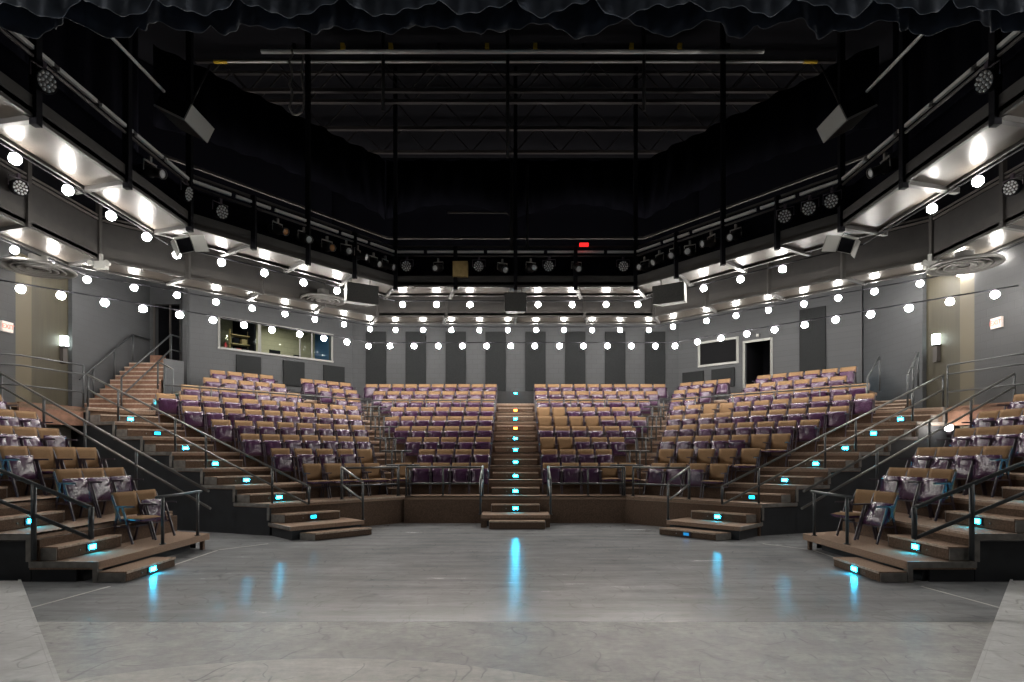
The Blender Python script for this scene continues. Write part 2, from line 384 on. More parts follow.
# booth contents
e=sx(-1,3.0)+N(-1)*.9
u=empty('storage_shelf',V3(e,4.4),'yellow wooden shelf of dark boxes behind the control-booth window','shelf')
b=B()
for dt_,zz in ((0,5.62),(0,5.95),(0,6.28)):
    a=e-T(-1)*.34; c=e+T(-1)*.34; b.beam(V3(a,zz),V3(c,zz),.4,.03)
for q in (-.34,.34):
    a=e+T(-1)*q; b.beam(V3(a,4.4),V3(a,6.5),.05,.05)
b.build('shelf_rack','wood',u)
for i,(q,zz,mm,h) in enumerate(((-.2,5.64,'dark',.2),(.05,5.64,'darkred',.16),(.22,5.64,'lgrey',.14),(-.15,5.97,'wood',.2),(.14,5.97,'dark',.22))):
    a=e+T(-1)*q; b=B(); b.beam(V3(a-T(-1)*.09,zz+h/2),V3(a+T(-1)*.09,zz+h/2),.22,h)
    tag(b.build('storage_box',mm),['black box low on the booth shelf','dark red box low on the booth shelf','pale box low on the booth shelf','wooden box on the middle booth shelf','black box on the middle booth shelf'][i],'box','boxes on the booth shelf')
e=sx(-1,1.9)+N(-1)*.55
b=B(); b.beam(V3(e-T(-1)*1.1,5.52),V3(e+T(-1)*.9,5.52),.5,.06); tag(b.build('booth_counter','wood'),'long narrow desk just inside the control-booth window','desk')
for q,w_,h_,mm in ((-.55,.3,.22,'dark'),(.35,.42,.3,'dark')):
    a=e+T(-1)*q; b=B(); b.beam(V3(a-T(-1)*w_/2,5.56+h_/2),V3(a+T(-1)*w_/2,5.56+h_/2),.05,h_); b.beam(V3(a,5.55),V3(a,5.62),.12,.1)
    tag(b.build('monitor',mm),'small dark monitor on the booth desk by the blue pane' if q<0 else 'wider dark monitor on the booth desk by the mullion','monitor')
e=sx(-1,3.42)+N(-1)*.6
b=B(); b.lathe([(.0,0),(.06,0),(.06,.22),(.03,.28),(.03,.32),(0,.32)],(e.x,e.y,5.6),12); tag(b.build('red_bottle','darkred'),'red bottle-shaped extinguisher in the dark end of the booth window','extinguisher')
b=B(); b.beam(V3(e-T(-1)*.28,5.57),V3(e+T(-1)*.25,5.57),.3,.06); tag(b.build('booth_ledge','bluewall'),'blue ledge under the red bottle in the booth','ledge')
L=bpy.data.lights.new('booth_lamp','AREA'); L.energy=40; L.size=1.0; L.color=(.95,.95,.85)
lo=bpy.data.objects.new('booth_lamp',L); COL.objects.link(lo); p=sx(-1,1.7)+N(-1)*1.3; lo.location=(p.x,p.y,7.1)
# doorway-side window, blanked dark, and doorway
def wr(t,z,off=.03):
    p=sx(1,t)-N(1)*off; return (p.x,p.y,z)
fr=empty('window_2',V3(sx(1,1.2),vb),'small dark window in a white frame next to the doorway','window',kind='structure')
b=B(); W=.085
b.beam(wr(v0,vb),wr(v1,vb),.06,W); b.beam(wr(v0,vt),wr(v1,vt),.06,W); b.beam(wr(v0,vb-W/2),wr(v0,vt+W/2),W,.06,0,(0,1,0)); b.beam(wr(v1,vb-W/2),wr(v1,vt+W/2),W,.06,0,(0,1,0))
b.build('window_frame','lgrey',fr)
b=B(); wall_piece(b,sx(1,v0)+N(1)*.05,sx(1,v1)+N(1)*.05,vb,vt,.02); b.build('pane','black2',fr)
fr=empty('door_1',V3(sx(1,2.35),3.6),'open dark doorway with a pale grey frame beside the small window','doorway',kind='structure')
b=B()
b.beam(wr(d0,3.6),wr(d0,dt+.04),.075,.06,0,(0,1,0)); b.beam(wr(d1,3.6),wr(d1,dt+.04),.075,.06,0,(0,1,0)); b.beam(wr(d0,dt),wr(d1,dt),.06,.08)
b.build('door_frame','lgrey',fr)
b=B()
a0=sx(1,d0-.02)+N(1)*.25; a1=sx(1,d1+.5)+N(1)*.25; c0=a0+N(1)*1.6; c1=a1+N(1)*1.6
wall_piece(b,c0,c1,3.6,6.4,.05); wall_piece(b,a0,c0,3.6,6.4,.05); wall_piece(b,a1,c1,3.6,6.4,.05); b.prism([a0,a1,c1,c0],6.4,6.45); b.prism([a0,a1,c1,c0],3.55,3.6)
b.build('dark_passage','dark',fr)
b=B(); p=sx(1,2.36)-N(1)*.04; b.beam((p.x-.05*R2,p.y+.05*R2,6.31),(p.x+.05*R2,p.y-.05*R2,6.31),.08,.11); tag(b.build('door_sensor','lgrey'),'small pale box on the wall above the white-framed doorway','sensor')
b=B(); b.box(-12.66,-11.68,20.6,21.6,4.86,7.1); 
fr=empty('door_2',(-12.2,20.3,4.86),'black doorway at the head of the tall brown upper steps','doorway',kind='structure')
b=B(); b.box(-12.66,-12.60,20.26,20.3,4.86,7.05); b.box(-11.74,-11.68,20.26,20.3,4.86,7.05); b.box(-12.14,-12.08,20.33,20.36,4.86,7.05); b.build('door_frame','joist',fr)
b=B(); b.box(-12.66,-11.68,21.3,21.4,4.8,7.1); b.box(-12.72,-12.66,20.5,21.4,4.8,7.1); b.box(-11.68,-11.62,20.5,21.4,4.8,7.1); b.box(-12.7,-11.65,20.5,21.4,4.76,4.86); b.box(-12.7,-11.65,20.5,21.4,7.1,7.2); b.build('dark_passage','dark',fr)

# acoustic panels
def ap(p,q,z0,z1,lab,n):
    b=B(); p=Vector(p); q=Vector(q); d=(q-p).normalized()
    wall_piece(b,p-n*.07,q-n*.07,z0,z1,.065)
    tag(b.build('acoustic_panel','acoustic',bev=.01),lab,'acoustic panel','acoustic panels on the walls')
xs=[-5.86,-4.19,-2.51,-.837,.837,2.51,4.19,5.86]
for i,x in enumerate(xs):
    s=-1 if x<0 else 1; k=(4-i) if x<0 else i-3
    ap((x-.425,BW),(x+.425,BW),4.46,6.95,'tall charcoal wall panel, %s from the centre stairs on the %s'%(ORD[k],SD[s]),Vector((0,1)))
def tpx(px):
    r=abs(CX-px)/FPX; return (BW*r-BX)/(1+r)
for i,(a,c,z1,lab) in enumerate(((344,323,5.42,'charcoal wall panel under the blue end of the booth window'),(304,283,5.42,'charcoal wall panel under the middle of the booth window'),(260.5,236,5.42,'charcoal wall panel under the shelf end of the booth window'))):
    ap(sx(-1,tpx(a)),sx(-1,tpx(c)),4.45,z1,lab,N(-1))
for i,(a,c,z1,lab) in enumerate(((683,704,5.2,'charcoal wall panel just under the inner end of the white-framed window'),(712,735,5.2,'charcoal wall panel between white-framed window and doorway'),(800,826,7.0,'tall charcoal wall panel alone beyond the doorway'))):
    ap(sx(1,tpx(a)),sx(1,tpx(c)),4.45,z1,lab,N(1))

# ------------------------------------------------------------------ tiers
TIER='carpeted seating tiers'
def tier_obj(name,deckpoly,front,z,zlow,lab,grp,side=None,under=.0):
    """deckpoly: plan of the deck; front: list of front edge points (nosing line)"""
    c=sum((Vector(p) for p in deckpoly),Vector((0,0)))/len(deckpoly)
    e=empty('seating_tier',V3(c,zlow),lab,'seating tier',grp)
    b=B(); b.prism(deckpoly,z-.085,z); b.build('tier_deck','carpet',e)
    b=B()
    for p,q in zip(front,front[1:]):
        p=Vector(p); q=Vector(q); d=(q-p).normalized(); n=Vector((-d.y,d.x))
        if (p+n-c).length>(p-c).length: n=-n
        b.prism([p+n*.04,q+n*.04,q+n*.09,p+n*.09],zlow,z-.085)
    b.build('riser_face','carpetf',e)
    b=B()
    for p,q in zip(front,front[1:]):
        p=Vector(p); q=Vector(q); d=(q-p).normalized(); n=Vector((-d.y,d.x))
        if (p+n-c).length<(p-c).length: n=-n
        b.prism([p,q,q+n*.012,p+n*.012],z-.030,z+.003)
    b.build('nosing','nosing',e)
    return e
for k in range(9):
    zl=0 if k==0 else tz(k-1)
    d=DEPTH+.035 if k<8 else 1.3
    f0,f1=F(k,-1),F(k,1); ex=.4142*d
    tier_obj('seating_tier',[f0,f1,(f1.x+ex,f1.y+d),(f0.x-ex,f0.y+d)],[f0,f1],tz(k),zl,'%s brown carpeted tier up from the stage in the centre bank'%ORD[k+1],TIER)
UMAX=7.0
for s in (-1,1):
    for k in range(9):
        zl=0 if k==0 else tz(k-1)
        d=DEPTH+.035 if k<8 else 1.25
        f=F(k,s); ue=UE0+UES*k
        if k>=7: ue=(6.3 if s<0 else 6.7)
        a=f+T(s)*ue
        fb=Vector((f.x+s*.4142*d,f.y+d))
        if k<7: ab=E(k+d/DEPTH,s) 
        else: ab=fb+T(s)*(ue+ (a-f).dot(T(s))*0+ (f-fb).dot(T(s)))
        e=tier_obj('seating_tier',[f,a,ab,fb],[f,a],tz(k),zl,'%s brown carpeted tier of the angled bank, %s'%(ORD[k+1],SIDE[s]),TIER)
        # skirt towards the entry passage, with bare edge trims
        if k<7:
            dn=(ab-a).normalized(); nn=Vector((-dn.y,dn.x))
            if nn.dot(T(s))<0: nn=-nn
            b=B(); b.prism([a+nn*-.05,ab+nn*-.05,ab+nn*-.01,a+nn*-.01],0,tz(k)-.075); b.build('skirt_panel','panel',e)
            b=B(); b.beam(V3(a+nn*.0,tz(k)-.035),V3(ab,tz(k)-.035),.03,.075)
            b.beam(V3(a+nn*.0+dn*.03,tz(k)-.07),V3(a+dn*.03,max(zl,tz(k)-.36)),.05,.05); b.build('edge_trim','alu',e)
SXS={-1:5.75,1:5.40}; SX0=5.75; SDX=.92; SR=.385; SY0=8.0
def sz(k): return Z0+SR*k
def sfar(k): return 10.9+.38*k
for s in (-1,1):
    SX0=SXS[s]
    for k in range(7):
        xf=SX0+SDX*k; xb=xf+SDX+.035
        if k==6: xb=(12.8 if s<0 else 11.75)-.02
        y1=sfar(k); y2=sfar(k+ (xb-xf)/SDX)
        if k==6: y1=y2=12.85
        zl=0 if k==0 else sz(k-1)
        poly=[(s*xf,SY0),(s*xf,y1),(s*xb,y2),(s*xb,SY0)]
        if k==0:
            e=empty('seating_tier',(s*(xf+.4),9.5,0),'lowest deck of the front side bank beside the stage, %s'%SIDE[s],'seating tier',TIER)
            b=B(); b.prism(poly,Z0-.11,Z0); b.build('tier_deck','carpet',e)
            # set-back dark support leaves a shadow gap under the overhang
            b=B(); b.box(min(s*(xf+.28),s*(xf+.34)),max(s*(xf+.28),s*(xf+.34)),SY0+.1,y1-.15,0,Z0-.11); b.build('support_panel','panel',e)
            for yy in (SY0+.06,y1-.16):
                b=B(); b.box(min(s*(xf+.04),s*(xf+.10)),max(s*(xf+.04),s*(xf+.10)),yy,yy+.07,0,Z0-.11); b.build('leg','carpetf' if yy>9 else 'alu',e)
        else:
            e=tier_obj('seating_tier',poly,[(s*xf,SY0+.02),(s*xf,y1)],sz(k),zl,'%s tier up of the front side bank, %s'%(ORD[k+1],SIDE[s]),TIER)
        b=B()
        x0,x1=sorted((s*(xf+(.34 if k==0 else .05)),s*xb))
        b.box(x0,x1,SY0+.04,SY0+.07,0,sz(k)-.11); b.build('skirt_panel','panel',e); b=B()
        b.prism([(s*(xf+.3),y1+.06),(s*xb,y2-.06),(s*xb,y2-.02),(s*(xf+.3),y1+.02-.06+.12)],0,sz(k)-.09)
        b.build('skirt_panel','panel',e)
        b=B(); b.beam((s*xf,SY0,sz(k)-.04),(s*xb,SY0,sz(k)-.04),.03,.085)
        b.beam((s*(xf+.04),SY0,sz(k)-.08),(s*(xf+.04),SY0,max(0,zl)),.07,.03,0,(0,1,0)); b.build('edge_trim','alu',e)

# concourse level behind the entries
ZC=2.955
WV={}
for s in (-1,1):
    W1=Vector((s*10.95,14.70)); W2=Vector((s*11.30,13.20)); WV[s]=(W1,W2)
    lx=12.75 if s<0 else 11.72
    b=B(); b.prism([W2,W1,(s*8.0,17.3),(s*8.4,20.5),(s*10.6,20.3),(s*lx,19.4 if s>0 else 20.3),(s*lx,13.0)],ZC-.1,ZC)
    e=struct('floor_concourse_left' if s<0 else 'floor_concourse_right',b,'carpet','carpeted upper concourse landing above the entry passage, %s'%SIDE[s],'floor')
    b=B(); wall_piece(b,W1,W2,2.5,ZC+.02,.06)
    e=struct('wall_entry_left' if s<0 else 'wall_entry_right',b,'rust','rust-brown carpeted band above the entry passage, %s'%SIDE[s],'wall')
    b=B(); wall_piece(b,Vector((s*11.3,14.75)),Vector((s*11.7,13.2)),0,2.5,.06); b.build('entry_wall_panel','beige',e)

# ------------------------------------------------------------------ step boxes with lamps
GB='half-height aisle step boxes'
def step_box(c,d,length,depth,z0,h,lab,lamp='blue',face=None,endcap=True,lampoff=0.0,toward=None,skew=None):
    """c: middle of the front face on plan; d: direction along the front; toward: unit vector from the stage outwards"""
    d=Vector(d); o=Vector(toward); c=Vector(c); z0+=.005; h-=.005
    e=empty('step_box',V3(c+o*depth/2,z0),lab,'step',GB)
    a=c-d*length/2; q=c+d*length/2
    fo=o; o2=(Vector(skew)*(1/Vector(skew).dot(o))) if skew is not None else o
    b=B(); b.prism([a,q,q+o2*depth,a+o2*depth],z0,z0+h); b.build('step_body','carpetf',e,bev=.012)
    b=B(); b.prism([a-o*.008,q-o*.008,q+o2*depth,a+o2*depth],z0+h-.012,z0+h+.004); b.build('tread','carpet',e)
    b=B(); b.prism([a-o*.014,q-o*.014,q-o*.006,a-o*.006],z0+h-.026,z0+h+.005); b.build('nosing','nosing',e)
    if endcap:
        for sg,p in ((-1,a),(1,q)):
            b=B(); b.prism([p+d*sg*.004+o2*.004,p+d*sg*.014+o2*.004,p+d*sg*.014+o2*(depth),p+d*sg*.004+o2*(depth)],z0+.005,z0+h-.012)
            b.build('end_plate','alu',e)
    if lamp:
        m=c+d*lampoff; zc=z0+h*.50
        b=B(); b.beam(V3(m-d*.105-o*.006,zc),V3(m+d*.105-o*.006,zc),.02,min(.115,h*.7)); pl=b.build('lamp_plate','frame',e)
        b=B(); b.beam(V3(m-d*.062-o*.018,zc),V3(m+d*.062-o*.018,zc),.012,min(.066,h*.42))
        b.build('step_lamp',lamp,pl)
        m2=m-d*.24; b=B(); b.ball(V3(m2-o*.005,zc-.01),.014,0,8,5); b.build('sensor_button','lgrey',e)
    return e
# centre stairs
e=empty('stage_step',(0,14.6,0),'carpeted landing step on the stage at the foot of the centre stairs','step')
b=B(); b.box(-.84,.84,14.06,15.12,Z0-.06,Z0+.02); b.build('tread_deck','carpet',e)
b=B(); b.box(-.84,-.70,14.09,14.16,0,Z0-.06); b.box(.70,.84,14.09,14.16,0,Z0-.06); b.box(-.84,.84,14.068,14.09,Z0-.13,Z0-.06); b.build('front_leg','carpetf',e)
b=B(); b.box(-.80,.80,14.35,15.1,0,Z0-.06); b.build('support_panel','panel',e)
step_box((-.02+.06,13.75),(1,0),1.32,.36,0,.19,'lowest unlit carpeted step on the floor before the centre stairs',None,toward=(0,1))
step_box((0,14.78),(1,0),1.22,.36,Z0+.02,.20,'lit step on the stage landing of the centre stairs','blue',toward=(0,1))
for k in range(8):
    step_box((0,RY+DEPTH*(k+1)-.36),(1,0),1.30,.385,tz(k),HALF,'lit step of the centre stairs on the %s tier up%s'%(ORD[k+1],', orange lamp' if k in (5,7) else ''),'orange' if k in (5,7) else 'blue',endcap=False,toward=(0,1))
b=B(); b.box(-.80,.80,23.62,23.72,tz(8),4.36); e=empty('rear_barrier',(0,23.67,tz(8)),'low dark wall closing the top of the centre stairs','low wall'); b.build('barrier_board','lwall',e)
b=B(); b.box(-.85,-.74,23.55,23.7,tz(8),4.46); b.box(.74,.85,23.55,23.7,tz(8),4.46); b.build('barrier_post','lwall',e)
b=B(); b.box(-.06,.06,23.60,23.625,4.24,4.32); pl=b.build('lamp_plate','frame',e)
b=B(); b.box(-.05,.05,23.585,23.60,4.255,4.305); b.build('step_lamp','blue',pl)
# long angled stairs
for s in (-1,1):
    SX0=SXS[s]
    n,t=N(s),T(s)
    e0=E(0,s)
    A=e0-t*1.70; C=e0
    e=empty('stage_step',V3((A+C)/2-n*.5,0),'carpeted landing step on the stage below the long angled stairs, %s'%SIDE[s],'step')
    b=B(); b.prism([C-n*1.05,A-n*1.05,A+n*.03,C+n*.03],Z0-.085,Z0); b.build('tread_deck','carpet',e)
    b=B(); b.prism([C-n*1.0-t*.05,A-n*1.0+t*.05,A+n*.03+t*.05,C+n*.03-t*.05],0,Z0-.085); b.build('support_panel','panel',e)
    b=B(); b.beam(V3(C-n*1.05+t*.01,Z0-.03),V3(C+n*.02+t*.01,Z0-.03),.03,.07); b.build('edge_trim','alu',e)
    step_box((A+C)/2-n*1.40-t*.17,t*s,1.30,.35,0,.15,'lowest floor step before the long angled stairs, %s'%SIDE[s],'blue0' if s>0 else None,toward=n,skew=(s*.912,.346))
    for k in range(-1,6):
        ek=E(k+1,s); c=ek-t*(.20+.64)-n*.33
        z=Z0 if k<0 else tz(k)
        step_box(c,t*s,1.28,.36,z,HALF,('lit step on the stage landing of the long angled stairs, %s'%SIDE[s]) if k<0 else 'lit step on tier %s of the long angled stairs, %s'%(['one','two','three','four','five','six'][k],SIDE[s]),'blue1' if (s,k) in ((-1,-1),(-1,4),(1,0)) else 'blue',toward=n,skew=(s*.912,.346))
    # side bank steps
    step_box((s*(SX0-.38),8.57),(0,1),1.15,.37,0,.145,'lit floor step at the corner of the front side bank, %s'%SIDE[s],'blue',toward=(s,0))
    for k in range(0,5):
        x=SX0+SDX*(k+1)-.31
        step_box((s*x,8.70),(0,1),1.30,.36,sz(k),.19,'lit step on tier %s of the front side bank, %s'%(['one','two','three','four','five'][k],SIDE[s]),'blue',toward=(s,0))

# tall upper steps, booth side
e=empty('upper_stairs',(-11.7,17,ZC),'tall flight of rust-brown carpeted steps up to the black doorway','stairs')
b=B()
for i in range(11):
    y0=16.85+.225*i; z=ZC+.168*(i+1); f=(y0-16.85)/2.45
    xr=-10.65-.85*f
    b.prism([(-12.72,y0),(xr,y0),(-10.65-.85*min(1,f+.09),y0+.225),(-12.72,y0+.225)],ZC,z)
    b.prism([(-12.72,y0-.012),(xr,y0-.012),(xr,y0),(-12.72,y0)],z-.035,z+.003,1)
b.box(-12.72,-11.48,19.3,19.75,ZC,ZC+1.85); b.box(-12.72,-11.62,19.75,20.27,ZC,ZC+1.85)
b.build('flight',['rust','nosing'],e)
b=B(); b.prism([(-10.62,16.9),(-11.44,19.3),(-11.40,19.3),(-10.58,16.9)],ZC,ZC+.3)
b.prism([(-11.05,18.2),(-11.49,19.4),(-11.46,19.66),(-10.78,18.86)],ZC,ZC+1.85); b.build('side_wall','wall',e)
b=B(); b.box(-10.9,-10.8,17.6,17.62,ZC+.35,ZC+.42); b.build('step_lamp','blue',e)
b=B(); b.box(-12.6,-12.2,20.0,20.24,ZC+1.9,ZC+2.25); tag(b.build('carpet_box','rust'),'small brown carpeted box at the head of the tall upper steps','box')

# ------------------------------------------------------------------ railings
def rail(name,lab,tops,posts,mid=None,r=.022,pr=.022,topmat='rail',grp=None,midmat=None,loop=False):
    r*=1.15; pr*=1.2
    """tops: polyline of the top rail; mid: polyline(s) of the lower rails; posts: list of (foot, head)"""
    e=empty(name,posts[0][0] if posts else tops[0],lab,'railing',grp)
    b=B(); b.tube(tops,r); b.build('top_rail',topmat,e)
    for mm in (mid or []):
        b=B(); b.tube(mm,r*.95); b.build('lower_rail',midmat or topmat,e)
    for p,q in posts:
        p=(p[0],p[1],p[2]+.005); b=B(); b.tube([p,q],pr); 
        if not loop: b.lathe([(0,0),(.05,0),(.05,.012),(0,.012)],p,12)
        b.build('post','rail',e)
    return e
def up(p,dz): return (p[0],p[1],p[2]+dz)
for s in (-1,1):
    SX0=SXS[s]
    # along front of centre bank, each half
    y=RY+.10; z=ZR
    xs_=[.86,1.9,2.86]
    rail('guard_railing','black two-bar railing along the front of the centre bank, %s of its stairs'%SD[s],[(s*.86,y,z+.75),(s*2.86,y,z+.75)],[((s*x,y,z),(s*x,y,z+.75)) for x in xs_],[[(s*.86,y,z+.32),(s*2.86,y,z+.32)]])
    # along front of angled bank
    f=F(0,s)+N(s)*.10; q0=f+T(s)*.15; q1=f+T(s)*1.72
    rail('guard_railing','black two-bar railing along the front of the angled bank, %s'%SIDE[s],[V3(q0,z+.75),V3(q1,z+.75)],[(V3(q,z),V3(q,z+.75)) for q in (q0,q1)],[[V3(q0,z+.32),V3(q1,z+.32)]])
    # short sloped handrails to the landings
    a=(s*.86,RY+.05,z+.78); c=(s*.86,14.2,Z0+.86)
    rail('handrail','short sloping handrail at the foot of the centre stairs, %s'%SD[s],[a,c],[((s*.86,14.2,Z0+.02),c),((s*.86,RY+.05,z),a)],[[up(a,-.36),up(c,-.36)]],topmat='pipe')
    q=E(0,s)-T(s)*1.74+N(s)*.06; q2=q-N(s)*.98
    a=V3(q,z+.78); c=V3(q2,Z0+.86)
    rail('handrail','short sloping handrail at the foot of the long angled stairs, %s'%SIDE[s],[a,c],[(V3(q2,Z0),c),(V3(q,z),a)],[[up(a,-.42),up(c,-.42)]],topmat='pipe')
    # long handrail beside the angled stairs: follows the tier ends
    dirv=(E(1,s)-E(0,s)); 
    def pt(tk,dz,s=s,dirv=dirv):
        p=E(0,s)+dirv*tk-T(s)*.08+N(s)*.05; return (p.x,p.y,ZR+RISE*tk+dz)
    tops=[pt(-1.02,.78),pt(6.15,.78)]; mids=[pt(-1.02,.40),pt(6.15,.40)]
    posts=[]
    for k in (0,2,3,5):
        p=pt(k,0); posts.append(((p[0],p[1],tz(k)),(p[0],p[1],ZR+RISE*k+.78)))
    posts.append((pt(-1.02,.40),pt(-1.02,.78)))
    p=pt(6.15,0); posts.append(((p[0],p[1],ZC),(p[0],p[1],pt(6.15,.78)[2])))
    rail('handrail','long two-bar steel handrail climbing beside the lit angled stairs, %s'%SIDE[s],tops,posts,[mids],topmat='pipe',loop=True)
    # long handrail along the far end of the side bank
    def ps(tk,dz,s=s,SX0=SX0): return (s*(SX0-.05+SDX*tk),sfar(tk)-.13,Z0+SR*tk+dz)
    tops=[ps(.0,.80),ps(6.6,.80)]; mids=[ps(0,.52),ps(6.6,.52)]
    mids=[ps(-.05,.50),ps(6.6,.50)]
    posts=[]
    for k in (2,3.6,5,6.6):
        p=ps(k,0); posts.append(((p[0],p[1],Z0+SR*math.floor(k)),(p[0],p[1],p[2]+.80)))
    rail('handrail','long two-bar steel handrail down the far end of the front side bank, %s'%SIDE[s],tops,posts,[mids],topmat='pipe',loop=True)
    # short front rail on the lowest side deck
    x=s*(SX0+.06)
    rail('guard_railing','short black rail on the corner of the lowest side deck, %s'%SIDE[s],[(x,9.38,1.07),(x,10.72,1.09)],[((x,9.55,Z0),(x,9.55,1.07)),((x,10.6,Z0),(x,10.6,1.09))])
    # rail at the near end of the side bank: sloped loop
    def pn(x,z,s=s,dx=SX0-5.75): return (s*(x+dx),7.97,z)
    rail('handrail','black two-bar handrail at the near end of the front side bank, %s'%SIDE[s],[pn(5.83,1.03),pn(9.4,2.50)],[(pn(6.62,Z0+.02),pn(6.62,1.36)),(pn(8.55,sz(2)+.3),pn(8.55,2.16)),(pn(5.83,.60),pn(5.83,1.04))],[[pn(5.83,.61),pn(9.4,2.08)]],r=.026,pr=.028,loop=True)
    # concourse guard at the end of the entry passage
    W1,W2=WV[s]; W3=Vector((s*(12.65 if s<0 else 11.65),12.6))
    z=ZC
    rail('guard_railing','three-bar guard railing above the entry passage, %s'%SIDE[s],[V3(W1,z+1.08),V3(W2,z+1.08),V3(W3,z+1.08)],[(V3(W1,z),V3(W1,z+1.08))],[[V3(W1,z+.85),V3(W2,z+.85),V3(W3,z+.85)],[V3(W1,z+.40),V3(W2,z+.40),V3(W3,z+.40)]],r=.017,pr=.017)
    # cross-aisle guard at tier seven: centre half, then the angled bank
    z=tz(6); y=RY+DEPTH*6+.08
    rail('guard_railing','long guard railing before the top three rows of the centre bank, %s'%SD[s],[(s*.74,y,z+.72),(s*(F(6,1).x),y,z+.72)],[((s*xx,y,z),(s*xx,y,z+.72)) for xx in (.74,1.95,3.15,4.35,5.05)],[[(s*.74,y,z+.36),(s*(F(6,1).x),y,z+.36)]],r=.02,pr=.018)
    f=F(6,s)+N(s)*.08
    rail('guard_railing','long guard railing before the top three rows of the angled bank, %s'%SIDE[s],[V3(f+T(s)*.1,z+.72),V3(f+T(s)*6.4,z+.72)],[(V3(f+T(s)*uu,z),V3(f+T(s)*uu,z+.72)) for uu in (.1,1.3,2.6,3.9,5.2,6.4)],[[V3(f+T(s)*.1,z+.36),V3(f+T(s)*6.4,z+.36)]],r=.02,pr=.018)
    # gangway rails on the mitre
    for k in range(0,6):
        f=F(k,s); d=Vector((s*.3827,.9239)); c=f+d*.16; sd=Vector((.9239*1.0,-s*.3827)); 
        z=tz(k); h=.80
        a=c-Vector((.45,0)); q=c+Vector((.42,0))
        rail('gangway_railing','short black T-shaped rail on tier %s of the diagonal gangway, %s'%(['one','two','three','four','five','six'][k],SIDE[s]),[V3(a,z+h),V3(q,z+h)],[(V3(c-Vector((.13,0)),z),V3(c-Vector((.13,0)),z+h)),(V3(c+Vector((.15,0)),z),V3(c+Vector((.15,0)),z+h))],None,r=.02,grp=None)
    for k in range(0,7):
        f=F(k+1,s); d=Vector((s*.3827,.9239)); t2=Vector((.9239,-s*.3827))
        step_box(f-d*.34,t2,.62,.36,tz(k),HALF,'plain step of the diagonal gangway on tier %s, %s'%(['one','two','three','four','five','six','seven'][k],SIDE[s]),None,endcap=False,toward=d)
# rails of the tall upper steps
x=-12.66
rail('handrail','dark wall handrail beside the tall upper steps',[(x,16.85,ZC+1.0),(x,19.2,ZC+2.8),(x,20.1,ZC+2.8)],[((x,17.4,ZC+.5),(x,17.4,ZC+1.42)),((x,18.3,ZC+1.2),(x,18.3,ZC+2.1)),((x,19.2,ZC+1.9),(x,19.2,ZC+2.8))],None,loop=True)
def us(f,dz): return (-11.55,16.95+2.5*f,ZC+1.85*f+dz)
rail('handrail','grey two-bar handrail on the open side of the tall upper steps',[us(.02,1.05),us(1,1.0),(-11.5,20.1,ZC+2.85)],[(us(.02,0),us(.02,1.05)),(us(1,0),us(1,1.0)),((-11.5,20.1,ZC+1.85),(-11.5,20.1,ZC+2.85))],[[us(.02,.5),us(1,.5),(-11.5,20.1,ZC+2.35)]],topmat='rail')
p0=F(7,-1)+T(-1)*6.35
rail('guard_railing','short grey railing at the row ends by the tall upper steps',[V3(p0,tz(7)+.9),V3(p0+N(-1)*1.6,tz(7)+1.3)],[(V3(p0,tz(7)-.3),V3(p0,tz(7)+.9)),(V3(p0+N(-1)*.8,tz(7)),V3(p0+N(-1)*.8,tz(7)+1.1)),(V3(p0+N(-1)*1.6,tz(8)),V3(p0+N(-1)*1.6,tz(7)+1.3))],None,topmat='pipe')
# short steps up from the concourse on the doorway side
e=empty('side_steps',V3(F(7,1)+T(1)*7.2,ZC),'short flight of brown steps at the row ends beside the brick corner','stairs')
b=B()
for i in range(3):
    f=F(7,1)+T(1)*6.72+N(1)*(.30*i-.35); g=f+T(1)*.85
    b.prism([f,g,g+N(1)*.31,f+N(1)*.31],ZC,ZC+.12*(i+1)); b.prism([f-N(1)*.012,g-N(1)*.012,g,f],ZC+.12*i+.09,ZC+.12*(i+1)+.003,1)
b.build('flight',['carpetf','nosing'],e)
f=F(7,1)+T(1)*7.62-N(1)*.3
rail('handrail','grey handrail beside the short steps at the brick corner',[V3(f,ZC+1.0),V3(f+N(1)*1.3,ZC+1.75),V3(f+N(1)*1.3-T(1)*.1,ZC+1.75)],[(V3(f,ZC),V3(f,ZC+1.0)),(V3(f+N(1)*.65,ZC+.3),V3(f+N(1)*.65,ZC+1.37)),(V3(f+N(1)*1.3,ZC+.7),V3(f+N(1)*1.3,ZC+1.75))],None,topmat='rail')
f=F(7,1)+T(1)*6.66-N(1)*.3
rail('handrail','grey handrail between the top rows and the short corner steps',[V3(f,ZC+1.0),V3(f+N(1)*1.3,ZC+1.75)],[(V3(f,ZC),V3(f,ZC+1.0)),(V3(f+N(1)*1.3,ZC+.7),V3(f+N(1)*1.3,ZC+1.75))],None,topmat='rail')
b=B(); p=sx(1,4.3)-N(1)*.03; b.beam((p.x-.04,p.y+.04,4.2),(p.x+.04,p.y-.04,4.2),.03,.08); tag(b.build('step_lamp_unit','blue'),'small blue wall lamp above the short corner steps','lamp')

